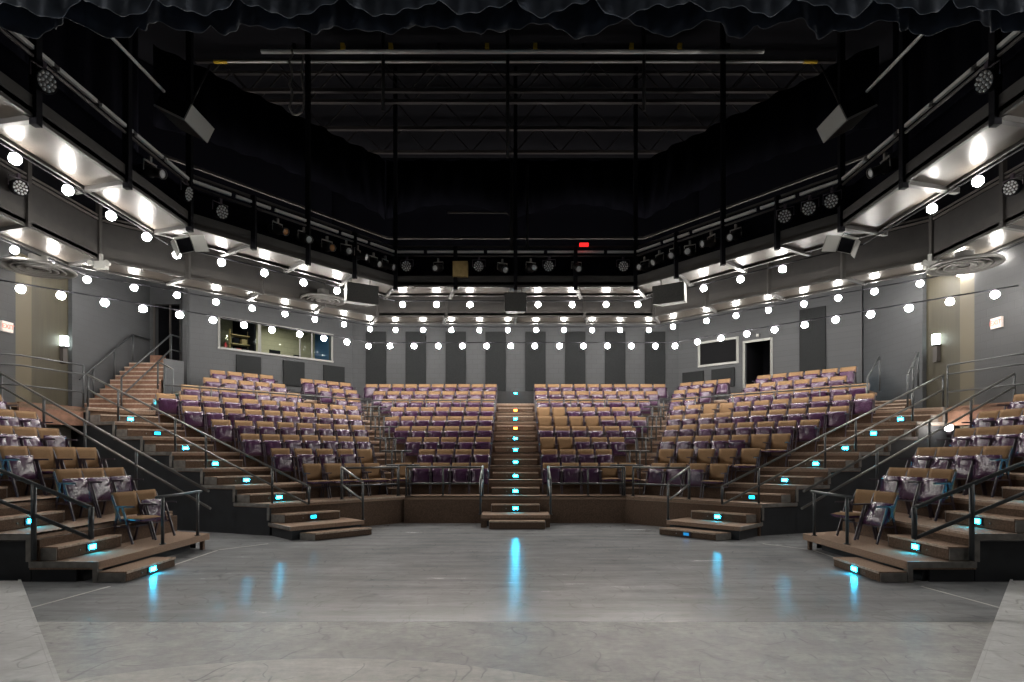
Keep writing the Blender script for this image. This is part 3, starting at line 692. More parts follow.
# ------------------------------------------------------------------ seats
def chair_meshes():
    out={}
    w=.229
    # backrest: padded front, plastic shell behind; leans back
    b=B(); nx,nz=6,5; th=.055
    def bp(i,j,side):
        x=-w+2*w*i/nx; f=j/nz; z=.45+.392*f; y=.185+.085*f
        cx_=.018*(1-(2*i/nx-1)**2)                       # slightly hollow across
        edge=min(1,min(i,nx-i)*1.2+.25)*min(1,min(j,nz-j)*1.2+.25)
        if side==0: return (x,y-.02-.018*edge+cx_*.6,z)
        return (x*1.0,y+.025+cx_,z-.004)
    for side,mi in ((0,0),(1,1)):
        vs=[bp(i,j,side) for j in range(nz+1) for i in range(nx+1)]
        fs=[(j*(nx+1)+i,j*(nx+1)+i+1,(j+1)*(nx+1)+i+1,(j+1)*(nx+1)+i) for j in range(nz) for i in range(nx)]
        b.add(vs,fs,mi,True)
    n=(nx+1)*(nz+1); rim=[i for i in range(nx+1)]+[j*(nx+1)+nx for j in range(1,nz+1)]+[nz*(nx+1)+i for i in range(nx-1,-1,-1)]+[j*(nx+1) for j in range(nz-1,0,-1)]
    for a,c in zip(rim,rim[1:]+rim[:1]): b.f.append([a,c,n+c,n+a]); b.m.append(0); b.sm.append(False)
    out['backrest']=(b.mesh('backrest',['fabric','purple']),(0,0,0))
    # seat: hinge at its own origin, lies towards -y
    b=B(); nx,ny=6,6; L=.415; hy=.10
    def sp(i,j,side):
        u=2*i/nx-1; f=j/ny; y=hy-L*f; x=u*(w+.012-.012*f*f)
        edge=min(1,min(i,nx-i)*.9+.2)*min(1,min(j,ny-j)*.9+.2)
        if side==0: return (x,y,.028+.032*edge)
        return (x,y,.010-.036*(1-u**8)*min(1,5*min(f+.08,1.08-f))**.6)
    for side,mi in ((0,0),(1,1)):
        vs=[sp(i,j,side) for j in range(ny+1) for i in range(nx+1)]
        fs=[(j*(nx+1)+i,j*(nx+1)+i+1,(j+1)*(nx+1)+i+1,(j+1)*(nx+1)+i) for j in range(ny) for i in range(nx)]
        b.add(vs,fs,mi,True)
    n=(nx+1)*(ny+1); rim=[i for i in range(nx+1)]+[j*(nx+1)+nx for j in range(1,ny+1)]+[ny*(nx+1)+i for i in range(nx-1,-1,-1)]+[j*(nx+1) for j in range(ny-1,0,-1)]
    for a,c in zip(rim,rim[1:]+rim[:1]): b.f.append([a,c,n+c,n+a]); b.m.append(1); b.sm.append(False)
    out['seat']=(b.mesh('seat',['fabric','purple']),(0,.035,.378))
    for sg in (-1,1):
        x=sg*.246
        b=B(); b.beam((x,.06,.60),(x,-.13,0.003),.022,.034,0,(0,1,0)); b.beam((x,.12,.60),(x,.28,0.003),.022,.034,0,(0,1,0)); b.beam((x,-.04,.28),(x,.20,.28),.02,.028)
        b.beam((x,.10,.40),(x,.26,.80),.02,.03,0,(0,1,0))
        out['side_frame%d'%sg]=(b.mesh('side_frame',['frame']),(0,0,0))
        b=B(); b.prism([(x-.014,-.13),(x-.008,-.165),(x+.008,-.165),(x+.014,-.13),(x+.013,.20),(x-.013,.20)],.60,.626)
        out['armrest%d'%sg]=(b.mesh('armrest',['frame']),(0,0,0))
    b=B(); b.beam((-.246,.02,.27),(.246,.02,.27),.03,.022); b.beam((-.246,.09,.38),(.246,.09,.38),.03,.03)
    out['crossbar']=(b.mesh('crossbar',['frame']),(0,0,0))
    return out
CM=chair_meshes()
NSEAT=0
def chair(p,z,rot,label,group,lowered):
    """one seat with its parts; rot: turn about z (0 faces the stage from the centre bank)"""
    global NSEAT; NSEAT+=1
    e=bpy.data.objects.new('theatre_seat',None); e.empty_display_size=.1; COL.objects.link(e)
    e.location=(p[0],p[1],z+.013); e.rotation_euler=(0,0,rot+random.uniform(-.006,.006)); tag(e,label,'seat',group)
    for nm,(me,lc) in CM.items():
        o=bpy.data.objects.new(nm.rstrip('-1'),me); COL.objects.link(o); o.parent=e; o.location=lc
        if nm=='seat': o.rotation_euler=(math.radians(random.uniform(-2,2) if lowered else -random.gauss(104 if 'side' in group else 95,6)),0,0)
    return e
SP=.527
def lab(low,words): return ('lowered ' if low else 'tipped-up ')+words
for s in (-1,1):
    SX0=SXS[s]
    low={-1:{(0,5)},1:{(0,4),(0,5),(2,1),(2,2),(4,1),(4,2),(4,3),(4,4),(5,1),(5,2)}}[s]
    for k,n in enumerate((5,4,5,6,7,7,8,9,10)):
        for i in range(1,n+1):
            x=s*(.72+SP*(i-.5)); y=RY+DEPTH*k+.60; l=(k,i) in low
            chair((x,y),tz(k),0,lab(l,'tan seat, %s from the centre stairs, %s row of centre bank, %s'%(ORD[i],ORD[k+1],SD[s])),'seats of the centre bank',l)
    rows={0:[(.44,2.65,4)],1:[(.48,3.44,5)],2:[(.44,4.19,7)],3:[(.41,4.98,8)],4:[(.41,5.78,10)],5:[(.38,6.55,11)],
          6:[(.15,1.30,2),(2.4,6.05,7)],7:[(.13,1.80,3),(2.9,5.57,5)],8:[(.28,2.36,4),(3.32,5.46,4)]}
    if s>0: rows[6]=[(.15,1.30,2),(2.4,6.55,8)]; rows[7]=[(.13,1.80,3),(2.9,6.1,6)]; rows[8]=[(.28,2.36,4),(3.3,6.5,6)]
    low={-1:{(0,1),(0,2),(0,3),(0,4),(1,1)},1:{(0,4),(1,1),(1,2),(1,3),(1,4),(1,5),(2,6),(2,7),(5,3),(5,4)}}[s]
    for k,segs in rows.items():
        i=0
        f=F(k,s)+Vector((s*.4142*.62,.62))
        for (u0,u1,n) in segs:
            for q in range(n):
                i+=1; u=u0+(u1-u0)*(q+.5)/n; p=f+T(s)*u; l=(k,i) in low
                chair(p,tz(k),-s*PI/4,lab(l,'tan seat, %s from the diagonal gangway, %s row of angled bank, %s'%(ORD[i],ORD[k+1],SD[s])),'seats of the angled banks',l)
    low={-1:{(0,1),(2,2),(2,3),(2,4)},1:{(0,2)}}[s]
    for k,(n,y0,skip) in enumerate(((2,9.72,0),(3,9.68,0),(4,9.68,0),(4,9.9,0),(4,10.45,0),(3,11.2,0))):
        for i in range(1,n+1):
            y=y0+.545*(i-1); x=s*(SX0+SDX*k+.58); l=(k,i) in low
            chair((x,y),sz(k),-s*(PI/2-.16),lab(l,'tan seat, %s from the front steps, %s row of front side bank, %s'%(ORD[i],ORD[k+1],SD[s])),'seats of the front side banks',l)
print('SEATS',NSEAT)

# ------------------------------------------------------------------ galleries
ZG=6.75
def offs(poly,d):
    """offset an open polyline (plan) outward from the stage by d"""
    c=Vector((0,8)); out=[]; ns=[]
    for p,q in zip(poly,poly[1:]):
        t=(Vector(q)-Vector(p)).normalized(); n=Vector((-t.y,t.x))
        m=(Vector(p)+Vector(q))/2
        if (m+n-c).length<(m-c).length: n=-n
        ns.append(n)
    for i,p in enumerate(poly):
        if i==0: n=ns[0]*d
        elif i==len(poly)-1: n=ns[-1]*d
        else:
            a,b_=ns[i-1],ns[i]; n=(a+b_)/(1+a.dot(b_))*d
        out.append(Vector(p)+n)
    return out
G1=[Vector(p) for p in ((-7.1,2.5),(-7.1,12.64),(-3.54,17.1),(3.54,17.1),(7.1,12.64),(7.1,2.5))]
G2=[Vector(p) for p in ((-10.6,4.0),(-10.6,14.76),(-4.95,20.8),(4.95,20.8),(10.6,14.76),(10.6,4.0))]
SEG=['straight side gallery on the booth side','angled gallery on the booth side','gallery across the centre','angled gallery on the doorway side','straight side gallery on the doorway side']
def lerp(a,b_,t): return a+(b_-a)*t
for gi,(G,depth) in enumerate(((G1,1.0),(G2,1.1))):
    R=offs(G,depth); I=offs(G,.06); J=offs(G,.12)
    which='inner' if gi==0 else 'outer'
    for i in range(5):
        a,c,ra,rc=G[i],G[i+1],R[i],R[i+1]
        Ln=(c-a).length
        e=empty('lighting_gallery',V3((a+c)/2,ZG),'%s black-railed %s with pale soffit'%(which,SEG[i]),'gallery','lighting galleries')
        b=B(); b.prism([a,c,rc,ra],ZG+.03,ZG+.11); b.build('soffit_deck','soffit',e)
        b=B(); b.prism([a,c,I[i+1],I[i]],ZG-.03,ZG+.30 if gi==0 else ZG+.34); b.build('fascia_beam','fascia',e)
        b=B(); Rb=offs(G,depth-.05); b.prism([Rb[i],Rb[i+1],R[i+1],R[i]],ZG-.03,ZG+.25); b.build('rear_beam','fascia',e)
        nb=(5,4,4,4,5)[i]
        for j in range(nb+1):
            t=j/nb; p=lerp(a,c,t); q=lerp(ra,rc,t)
            if j==0 and i>0: continue
            b=B(); ext=(q-p)*1.25+p if gi==0 else q
            b.beam(V3(p,ZG-.01),V3(ext,ZG-.01),.10,.09); b.build('cross_beam','steel',e)
            if gi==1:
                b=B(); b.beam(V3(p,ZG-.06),V3(p,ZG+1.9),.10,.10,0,(0,1,0)); b.build('post','fascia',e)
            if gi==0:
                b=B(); b.beam(V3(p,ZG-.12),V3(p,ZT-.02 if (i in (0,4) or j%2==0) else ZG+1.15),.11,.11,0,(0,1,0)); b.build('post','dark',e)
        if gi==0:
            b=B(); b.tube([V3(a,ZG+1.05-.17),V3(c,ZG+1.05-.17)],.026); b.build('lighting_pipe','joist',e)
            # raceway: a row of pale segments with dark gaps
            b=B(); ns_=max(3,int(Ln/.85)); dd=(c-a)/Ln
            for j in range(ns_):
                p=a+dd*(Ln*(j+.06)/ns_); q=a+dd*(Ln*(j+.94)/ns_); b.beam(V3(p,ZG+1.0),V3(q,ZG+1.0),.05,.06)
            b.build('outlet_raceway','raceway',e)
            for h in (1.25,1.75):
                b=B(); Rr=offs(G,.9 if h>1.3 else .3); b.beam(V3(Rr[i],ZG+h),V3(Rr[i+1],ZG+h),.06,.06); b.build('top_rail','joist',e)
            b=B(); Rr=offs(G,.35); Rq=offs(G,.36); b.prism([Rr[i],Rr[i+1],Rq[i+1],Rq[i]],ZG+.12,ZG+.98); b.build('scrim','drape',e)
            b=B(); Rr=offs(G,.88); Rq=offs(G,.92); b.prism([Rr[i],Rr[i+1],Rq[i+1],Rq[i]],ZG+.25,ZG+1.2); b.build('rear_panel','steel',e)
        else:
            b=B(); Rr=offs(G,.05); b.prism([G[i],G[i+1],Rr[i+1],Rr[i]],ZG+.34,ZG+.95); b.build('front_panel','steel',e)
            b=B(); b.beam(V3(a,ZG+1.0),V3(c,ZG+1.0),.05,.05); b.build('outlet_raceway','joist',e)
            b=B(); b.tube([V3(a,ZG+1.1),V3(c,ZG+1.1)],.026); b.build('lighting_pipe','joist',e)
            b=B(); Rr=offs(G,1.0); Rq=offs(G,1.04); b.prism([Rr[i],Rr[i+1],Rq[i+1],Rq[i]],ZG+.25,ZG+2.4); b.build('rear_panel','dark',e)

# ------------------------------------------------------------------ light strings
Q1=[Vector(p) for p in ((-8.1,2.6),(-8.1,13.5),(-3.85,18.45),(3.85,18.45),(8.1,13.5),(8.1,2.6))]
Q2=[Vector(p) for p in ((-11.7,4.0),(-11.7,15.8),(-5.3,22.2),(5.3,22.2),(11.7,15.8),(11.7,4.0))]
Q3=[Vector(p) for p in ((-11.35,12.50),(-4.85,19.6),(5.27,19.6),(11.30,13.03))]
BR=.088
me_b=B().ball((0,0,0),BR,0,12,8).mesh('bulb',['bulb'])
me_s=B().lathe([(0,.13),(.026,.13),(.030,.07),(.030,.055),(0,.055)],(0,0,0),8).mesh('socket',['frame'])
def string(a,c,z,pxs,lab,more=()):
    """pxs: bearings of the bulbs as seen from the stage centre; more: further distances along the line"""
    d=(c-a); Ln=d.length; d/=Ln
    e=empty('light_string',V3(a,z),lab,'light string','strings of bare bulbs')
    b=B(); b.tube([V3(a,z+.12),V3(c,z+.12)],.017); b.build('conduit','dark',e)
    ts=list(more)
    for px in pxs:
        q=(px-CX)/FPX; ts.append((q*a.y-a.x)/(d.x-q*d.y))
    for t in ts:
        p=a+d*t
        o=bpy.data.objects.new('bulb',me_b); COL.objects.link(o); o.parent=e; o.location=Vector(V3(p,z))-e.location
        k=bpy.data.objects.new('socket',me_s); COL.objects.link(k); k.parent=o; k.location=(0,0,0)
    return e
SN=['along the straight side on the booth side','over the angled bank on the booth side','over the centre bank','over the angled bank on the doorway side','along the straight side on the doorway side']
PX1=[[15,68,111,146.7,176.7],[221.5,264.5,303.5,337],[402.6,436.4,470,538,572,606,638],[703.6,740.5,782.5],[932,978]]
PX2=[[14.5,53.5,87],[134,177,216,252,285,315,344,370],[395.5,423,451.3,479.3,507.7,536,564,592.2,620,648.8],[673,706.5,736,768.5,804,838,874.5,920],[960,996.6]]
M1=[[.9,2.0,3.1,4.2,5.3],[],[],[],[10.9-1.0*k-3.0*0 for k in (5,6.1,7.2,8.3)]]
M1[4]=[5.6,6.7,7.8,8.9,10.0]
M2=[[.8,2.0,3.2,4.5,5.7,6.9],[],[],[],[2.9,4.0,5.2,6.4,7.6,8.8,10.0]]
for nm,Q,z,PX,MO in (('inner',Q1,6.55,PX1,M1),('middle',Q2,6.55,PX2,M2)):
    for i in range(5): string(Q[i],Q[i+1],z,PX[i],'%s string of lit round bulbs %s'%(nm,SN[i]),MO[i])
string(Q3[0],Q3[1],5.45,[20.7,61,104.7,143,179.7,213,244,272,299.6,324,347],'lowest string of lit round bulbs crossing before the booth window')
string(Q3[2],Q3[3],5.45,[697.3,721,746.7,774.6,804.7,835.6,870.7,909,950,995],'lowest string of lit round bulbs crossing before the white-framed doorway')
string(Q3[1],Q3[2],5.45,[368.5,390,414,438.3,462.4,486.6,510.7,534.8,559.3,583.4,607.5,631.3,655.4,675],'lowest string of lit round bulbs before the panelled back wall')

# ------------------------------------------------------------------ fixtures on the galleries
def par_mesh():
    """round multi-lens lamp looking towards -y, with yoke and clamp"""
    b=B(); b.lathe([(0,.20),(.10,.20),(.15,.12),(.165,0),(.165,-.02),(.15,-.03),(.15,-.005),(0,-.005)],(0,0,0),20,0,'y')
    body=b.mesh('lamp_body',['dark'])
    b=B()
    for (r,n) in ((0,1),(.065,6),(.12,11)):
        for k in range(n):
            t=2*PI*k/n; b.ball((r*math.cos(t),-.012,r*math.sin(t)),.024,0,8,5)
    b.lathe([(.152,-.008),(0,-.008)],(0,0,0),20,1,'y'); lens=b.mesh('lens_cluster',['lens','joist'])
    b=B(); b.tube([(-.185,.05,0),(-.185,.05,.2),(.185,.05,.2),(.185,.05,0)],.012,6); b.box(-.03,.03,.02,.08,.2,.30); yoke=b.mesh('yoke',['frame'])
    return [('lamp_body',body),('lens_cluster',lens),('yoke',yoke)]
def spot_mesh(amb=False):
    """profile spotlight looking towards -y"""
    b=B(); b.lathe([(0,.42),(.07,.42),(.11,.34),(.12,.10),(.085,.06),(.085,-.14),(.10,-.16),(.10,-.19),(.08,-.19),(.08,-.16),(0,-.16)],(0,0,0),16,0,'y')
    body=b.mesh('lamp_body',['steel'])
    b=B(); b.lathe([(0,-.185),(.045,-.18),(.078,-.165)],(0,0,0),14,0,'y'); lens=b.mesh('lens',['lensbrown' if amb else 'lens'])
    b=B(); b.tube([(-.15,.12,0),(-.15,.12,.2),(.15,.12,.2),(.15,.12,0)],.012,6); b.box(-.025,.025,.09,.15,.2,.32); b.box(-.15,.15,.10,.14,.2,.215); yoke=b.mesh('yoke',['alu'])
    return [('lamp_body',body),('lens',lens),('yoke',yoke)]
PAR,SPOT,AMB=par_mesh(),spot_mesh(),spot_mesh(True)
def hang(kind,name,p,z,rz,tilt,label,group):
    e=empty(name,V3(p,z),label,'stage light',group); e.rotation_euler=(0,0,rz)
    for nm,me in kind:
        o=bpy.data.objects.new(nm,me); COL.objects.link(o); o.parent=e
        if nm!='yoke': o.rotation_euler=(tilt,0,0)
    return e
def ongal(i,t,off): 
    G=offs(G1,off); return lerp(G[i],G[i+1],t)
GR={0:PI/2,1:.90,2:0,3:-.90,4:-PI/2}
GN=['straight side gallery, booth side','angled gallery, booth side','centre gallery','angled gallery, doorway side','straight side gallery, doorway side']
def yt(y): return (y-2.5)/10.14
plan=[(0,yt(8.61),'p',7.28),(0,yt(11.3),'s',7.25),(0,yt(12.35),'p',7.3),
 (1,.10,'p',7.22),(1,.36,'a',7.25),(1,.48,'s',7.25),(1,.60,'a',7.22),(1,.70,'s',7.28),(1,.78,'s',7.25),(1,.87,'s',7.2),(1,.95,'s',7.22),
 (2,.04,'p',7.28),(2,.17,'s',7.25),(2,.345,'p',7.28),(2,.45,'s',7.22),(2,.57,'s',7.24),(2,.64,'p',7.28),(2,.76,'s',7.25),(2,.955,'p',7.28),
 (3,.05,'s',7.2),(3,.14,'s',7.25),(3,.24,'s',7.28),(3,.33,'s',7.22),(3,.43,'s',7.28),(3,.56,'s',7.25),(3,.80,'p',7.3),(3,.90,'p',7.30),(3,.985,'p',7.3),
 (4,1-yt(8.61),'p',7.28),(4,1-yt(11.2),'s',7.25)]
cnt={}
for (i,t,k,z) in plan:
    key=(i,k if k!='a' else 'a'); cnt[key]=cnt.get(key,0)+1
    c=ORD[cnt[key]]
    tt=t if i<3 else t
    start=['proscenium end','proscenium-side end','booth-side end','centre end','corner end'][i]
    if k=='p': hang(PAR,'led_par_light',ongal(i,t,-.16),z,GR[i]+random.uniform(-.25,.25),.25,'round multi-lens lamp, %s from %s of the %s'%(c,start,GN[i]),'lamps on the galleries')
    else: hang(AMB if k=='a' else SPOT,'spotlight',ongal(i,t,-.1),z,GR[i]+random.uniform(-.4,.4),random.uniform(.2,.5),'%s spotlight, %s from %s of the %s'%('amber-lensed' if k=='a' else 'black profile',c,start,GN[i]),'lamps on the galleries')
for s in (-1,1):
    hang(PAR,'led_par_light',Vector((s*10.38,12.15)),7.36,-s*PI/2+s*.3,.2,'round multi-lens lamp low on the outer side gallery, %s'%SIDE[s],'lamps on the galleries')

# ------------------------------------------------------------------ loudspeakers
def speaker(p,z,rz,rx,w,h,d,label,front='grille',sidem='lgrey',ry=0):
    e=empty('loudspeaker',V3(p,z),label,'loudspeaker','hung loudspeakers'); e.rotation_euler=(rx,ry,rz)
    def ch(b,nm,m):
        o=b.build(nm,m); o.parent=e; return o
    b=B(); b.prism([(-w/2,-d/2),(w/2,-d/2),(w*.38,d/2),(-w*.38,d/2)],-h/2,h/2); o=ch(b,'cabinet',sidem)
    bv=o.modifiers.new('Bevel','BEVEL'); bv.width=.012; bv.segments=2
    b=B(); b.box(-w/2+.025,w/2-.025,-d/2-.015,-d/2,-h/2+.025,h/2-.025); ch(b,'grille',front)
    b=B(); b.tube([(-w*.3,0,h/2),(-w*.3,0,h/2+.3)],.014,6); b.tube([(w*.3,0,h/2),(w*.3,0,h/2+.3)],.014,6); b.beam((-w*.34,0,h/2+.3),(w*.34,0,h/2+.3),.04,.03); ch(b,'bracket','joist')
    return e
speaker((0,17.55),6.36,0,.1,.66,.56,.45,'square black loudspeaker hung at the middle of the centre gallery','grille','steel')
for s in (-1,1):
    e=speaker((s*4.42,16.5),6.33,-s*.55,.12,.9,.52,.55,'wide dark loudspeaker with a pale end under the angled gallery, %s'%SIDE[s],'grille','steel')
    b=B(); b.prism([(s*.44,-.29),(s*.46,-.29),(s*.37,.28),(s*.35,.28)],-.25,.25); o=b.build('end_panel','lgrey'); o.parent=e  # pale plate colours in the bulb light falling on the cabinet's outer end
    # tilted pale loudspeaker high inside the gallery corner
    e=empty('loudspeaker',(s*6.84,12.0,8.75),'pale tilted loudspeaker hung high inside the gallery corner, %s'%SIDE[s],'loudspeaker','hung loudspeakers')
    e.rotation_euler=(0,math.radians(-s*26),0)
    b=B(); b.box(-.32,.32,-.42,.42,-.16,.16); o=b.build('cabinet','dark'); o.parent=e
    b=B(); b.box(-.30,.30,-.40,.40,-.175,-.16); o=b.build('lower_grille','joist'); o.parent=e
    b=B(); b.box(min(-s*.32,-s*.35),max(-s*.32,-s*.35),-.43,.43,-.17,.17); o=b.build('front_grille','lgrey'); o.parent=e
    b=B(); b.box(-.33,.33,-.44,-.42,-.19,-.15); o=b.build('edge_strip','lgrey'); o.parent=e
    b=B(); b.tube([(0,0,.16),(0,0,1.2)],.02,6); o=b.build('bracket','steel'); o.parent=e
    b=B(); b.tube([(s*7.0,8.6,9.0),(s*7.0,11.55,9.0)],.03); e=tag(b.build('boom_pipe','white'),'pale boom pipe leading to the tilted loudspeaker, %s'%SIDE[s],'pipe','pipes of the lighting grid')
    # pale flood with hinged doors beneath the gallery corner
    e=empty('flood_light',(s*7.38,12.85,6.42),'pale grey flood light with hinged flaps under the gallery corner, %s'%SIDE[s],'flood light','flood lights')
    e.rotation_euler=(math.radians(20),math.radians(s*25),math.radians(-s*42)); e.scale=(.72,.72,.72)
    b=B(); b.prism([(-.22,-.2),(.22,-.2),(.15,.2),(-.15,.2)],-.22,.22); o=b.build('housing','lgrey'); o.parent=e
    for sg in (-1,1):
        b=B(); b.prism([(sg*.23,-.2),(sg*.25,-.2),(sg*.50,-.62),(sg*.48,-.62)],-.24,.24); o=b.build('flap','lgrey'); o.parent=e
    b=B(); b.box(-.2,.2,-.215,-.2,-.2,.2); o=b.build('front_glass','dark'); o.parent=e
    b=B(); b.tube([(-.26,0,0),(-.26,0,.3),(.26,0,.3),(.26,0,0)],.014,6); o=b.build('yoke','steel'); o.parent=e
    # emergency twin lamp
    e=empty('emergency_light',(s*10.25,14.35,6.45),'small pale twin-headed emergency light under the outer gallery, %s'%SIDE[s],'emergency light','emergency lights')
    b=B(); b.box(-.14,.14,-.07,.07,-.09,.09); b.box(-.03,.03,-.03,.03,.09,.28); o=b.build('housing','lgrey'); o.parent=e
    for sg in (-1,1):
        b=B(); b.lathe([(0,.05),(.05,.05),(.075,-.06),(.06,-.07),(0,-.05)],(sg*.2,-.06,.03),12,0,'y'); o=b.build('lamp_head','lgrey'); o.parent=e
    # ceiling air diffusers
    def diffuser(p,z,r,lab_):
        e=empty('air_diffuser',V3(p,z),lab_,'air diffuser','round air diffusers')
        b=B(); b.lathe([(r*.25,.35),(r*.25,.10),(r*.98,.06),(r,0),(r*.94,-.015),(r*.90,.05)],V3(p,z),28); b.build('outer_cone','diffuser',e)
        for j,f in enumerate((.74,.54,.34)):
            b=B(); b.lathe([(r*f*.8,.10),(r*f,.0),(r*(f-.07),-.008),(r*(f-.10),.08)],V3(p,z),24); b.build('inner_cone','diffuser',e)
        b=B(); b.lathe([(r*.6,.05),(r*.6,.10),(r*.1,.12),(0,.12)],V3(p,z),24); b.lathe([(0,-.01),(r*.14,0),(r*.14,.1)],V3(p,z),16); b.build('core','steel',e)
        return e
    if s<0: diffuser((-6.3,19.0),6.82,.72,'round air diffuser between the galleries over the angled bank')
    diffuser((-11.85,14.4) if s<0 else (10.95,14.15),6.36,.78,'large round air diffuser behind the outer gallery, %s'%SIDE[s])
# centre yellow box on gallery
b=B(); p=Vector((-1.62,17.1)); b.box(p.x-.22,p.x+.22,p.y-.1,p.y+.1,7.0,7.45); tag(b.build('junction_box','wood'),'small yellow box mounted on the centre gallery front','box')
b=B(); b.box(1.87,2.13,16.9,16.97,7.86,7.95); e=tag(b.build('cue_light','red'),'glowing red cue light above the centre gallery rail','cue light')
b=B(); b.tube([(-.12,17.3,7.8),(-.12,17.3,10.6)],.05,8); b.tube([(.35,17.3,7.8),(.35,17.3,10.4)],.04,8); tag(b.build('hanging_pipe','steel'),'twin dark hanging pipes rising at the centre gallery','pipe')
b=B(); b.tube([(-2.1,17.9,9.25),(-.30,17.9,9.25),(-.14,17.9,9.12),(-.14,17.9,8.4)],.03,8); tag(b.build('duct_pipe','joist'),'bent grey pipe above the centre gallery','pipe')

# ------------------------------------------------------------------ walls: lamps, exit signs
for s in (-1,1):
    x=LX+.02 if s<0 else RX-.02; 
    y=16.3; z=5.0
    e=empty('wall_sconce',(x,y,z),'lit white wall lamp on the olive alcove, %s'%SIDE[s],'wall lamp','wall lamps')
    xi=-s
    xs_=(x+s*.12)-xi*.02
    y=16.52 if s<0 else 16.28
    def bx(a,c,y0,y1,z0,z1):
        b=B(); b.box(min(xs_+xi*a,xs_+xi*c),max(xs_+xi*a,xs_+xi*c),y0,y1,z0,z1); return b
    bx(.0,.14,y-.07,y+.07,z-.13,z+.15).build('lamp_glass','sconce',e)
    bx(.0,.10,y-.08,y+.08,z-.62,z-.18).build('back_plate','joist',e)
    bx(.0,.16,y-.10,y+.10,z-.17,z-.14).build('lamp_base','frame',e)
    # exit sign
    x=LX if s<0 else RX; y=14.56 if s<0 else 14.12; z=4.98
    e=empty('exit_sign',(x,y,z),'pale exit sign with red letters on the dark wall, %s'%SIDE[s],'exit sign','exit signs')
    b=B(); b.box(min(x,x-s*.06),max(x,x-s*.06),y-.155,y+.155,z-.125,z+.125); b.build('sign_box','exitface',e)
    cu=bpy.data.curves.new('lettering','FONT'); cu.body='EXIT'; cu.size=.165; cu.extrude=.004; cu.align_x='CENTER'; cu.align_y='CENTER'
    tmp=bpy.data.objects.new('lettering_curve',cu); me=bpy.data.meshes.new_from_object(tmp); bpy.data.objects.remove(tmp)
    me.materials.clear(); me.materials.append(M['exitred']); o=bpy.data.objects.new('lettering',me); COL.objects.link(o); o.parent=e
    o.location=(-s*.066,0,0); o.rotation_euler=(PI/2,0,-s*PI/2)
# work lamp in the doorway-side entry
p=Vector((10.72,14.35)); e=empty('work_lamp',V3(p,2.2),'bright bare work lamp glaring in the entry passage beyond the seats','work lamp')
b=B(); b.ball(V3(p,2.44),.09,0,12,8); b.build('lamp_globe','work',e)
b=B(); b.lathe([(0,0),(.05,0),(.05,.18),(0,.18)],V3(p,2.2),10); b.beam(V3(p,2.26),V3(p+Vector((.5,.15)),2.26),.04,.04); b.build('lamp_arm','frame',e)

# ------------------------------------------------------------------ grid pipes, drapes, valance
def pipe(x0,x1,y,z,r,m,lab_,cat='pipe'):
    e=empty('grid_pipe',(0,y,z),lab_,cat,'pipes of the lighting grid')
    b=B(); b.tube([(x0,y,z),(x1,y,z)],r); b.build('pipe_run',m,e); return e
e=pipe(-6.45,6.3,14.72,12.0,.05,'white','thick pale grid pipe hung with yellow clamps')
for j in range(10):
    x=-5.6+1.22*j; b=B(); b.box(x-.05,x+.05,14.66,14.78,12.03,12.18); b.build('clamp','yellow' if j%3 else 'steel',e)
e=pipe(-7.75,7.75,15.1,12.0,.028,'white','thin pale grid pipe with yellow ends')
for sg in (-1,1):
    b=B(); b.tube([(sg*7.5,15.1,12.0),(sg*7.85,15.1,12.0)],.045); b.build('end_cap','yellow',e)
pipe(-6,6.6,13.6,12.9,.03,'joist','faint grid pipe close behind the valance')
for j,(y,z) in enumerate(((16.3,12.0),(16.8,12.0),(18.2,12.0),(19.6,12.0))):
    e=empty('roof_joist',(0,y,z),['first dark roof truss behind the pale pipes','second dark roof truss behind the pale pipes','third dark roof truss, low over the drapes','rearmost dark roof truss, lowest over the centre'][j],'roof truss','roof trusses')
    b=B(); b.beam((-9,y,z),(9,y,z),.10,.09); b.build('lower_chord','truss',e)
    b=B(); b.beam((-9,y+.04,z+.85),(9,y+.04,z+.85),.10,.07); b.build('upper_chord','truss',e)
    b=B()
    for i in range(12):
        x=-9+1.5*i; b.beam((x,y+.02,z),(x+.75,y+.02,z+.85),.03,.03); b.beam((x+.75,y+.02,z+.85),(x+1.5,y+.02,z),.03,.03)
    b.build('truss_lattice','steel',e)
for j,(x,y) in enumerate(((-3.4,14.9),(-.2,14.9),(3.3,14.9))):
    b=B(); b.tube([(x,y,10.6 if j!=1 else 9.4),(x,y,13.1)],.045); tag(b.build('hanging_pipe','steel'),'black vertical pipe hung from the grid, %s'%['booth side','over the centre','doorway side'][j],'pipe')
b=B(); pts=[(-5.65+.05*math.sin(q*2.2),14.6,12.05-.19*q) for q in range(10)]+[(-5.5,14.6,10.32),(-5.38,14.6,10.4)]+[(-5.35+.03*math.sin(q),14.6,10.5+.19*q) for q in range(8)]
b.tube(pts,.028,6); tag(b.build('hanging_cable','alu'),'looped pale cable dangling from the thick grid pipe','cable')
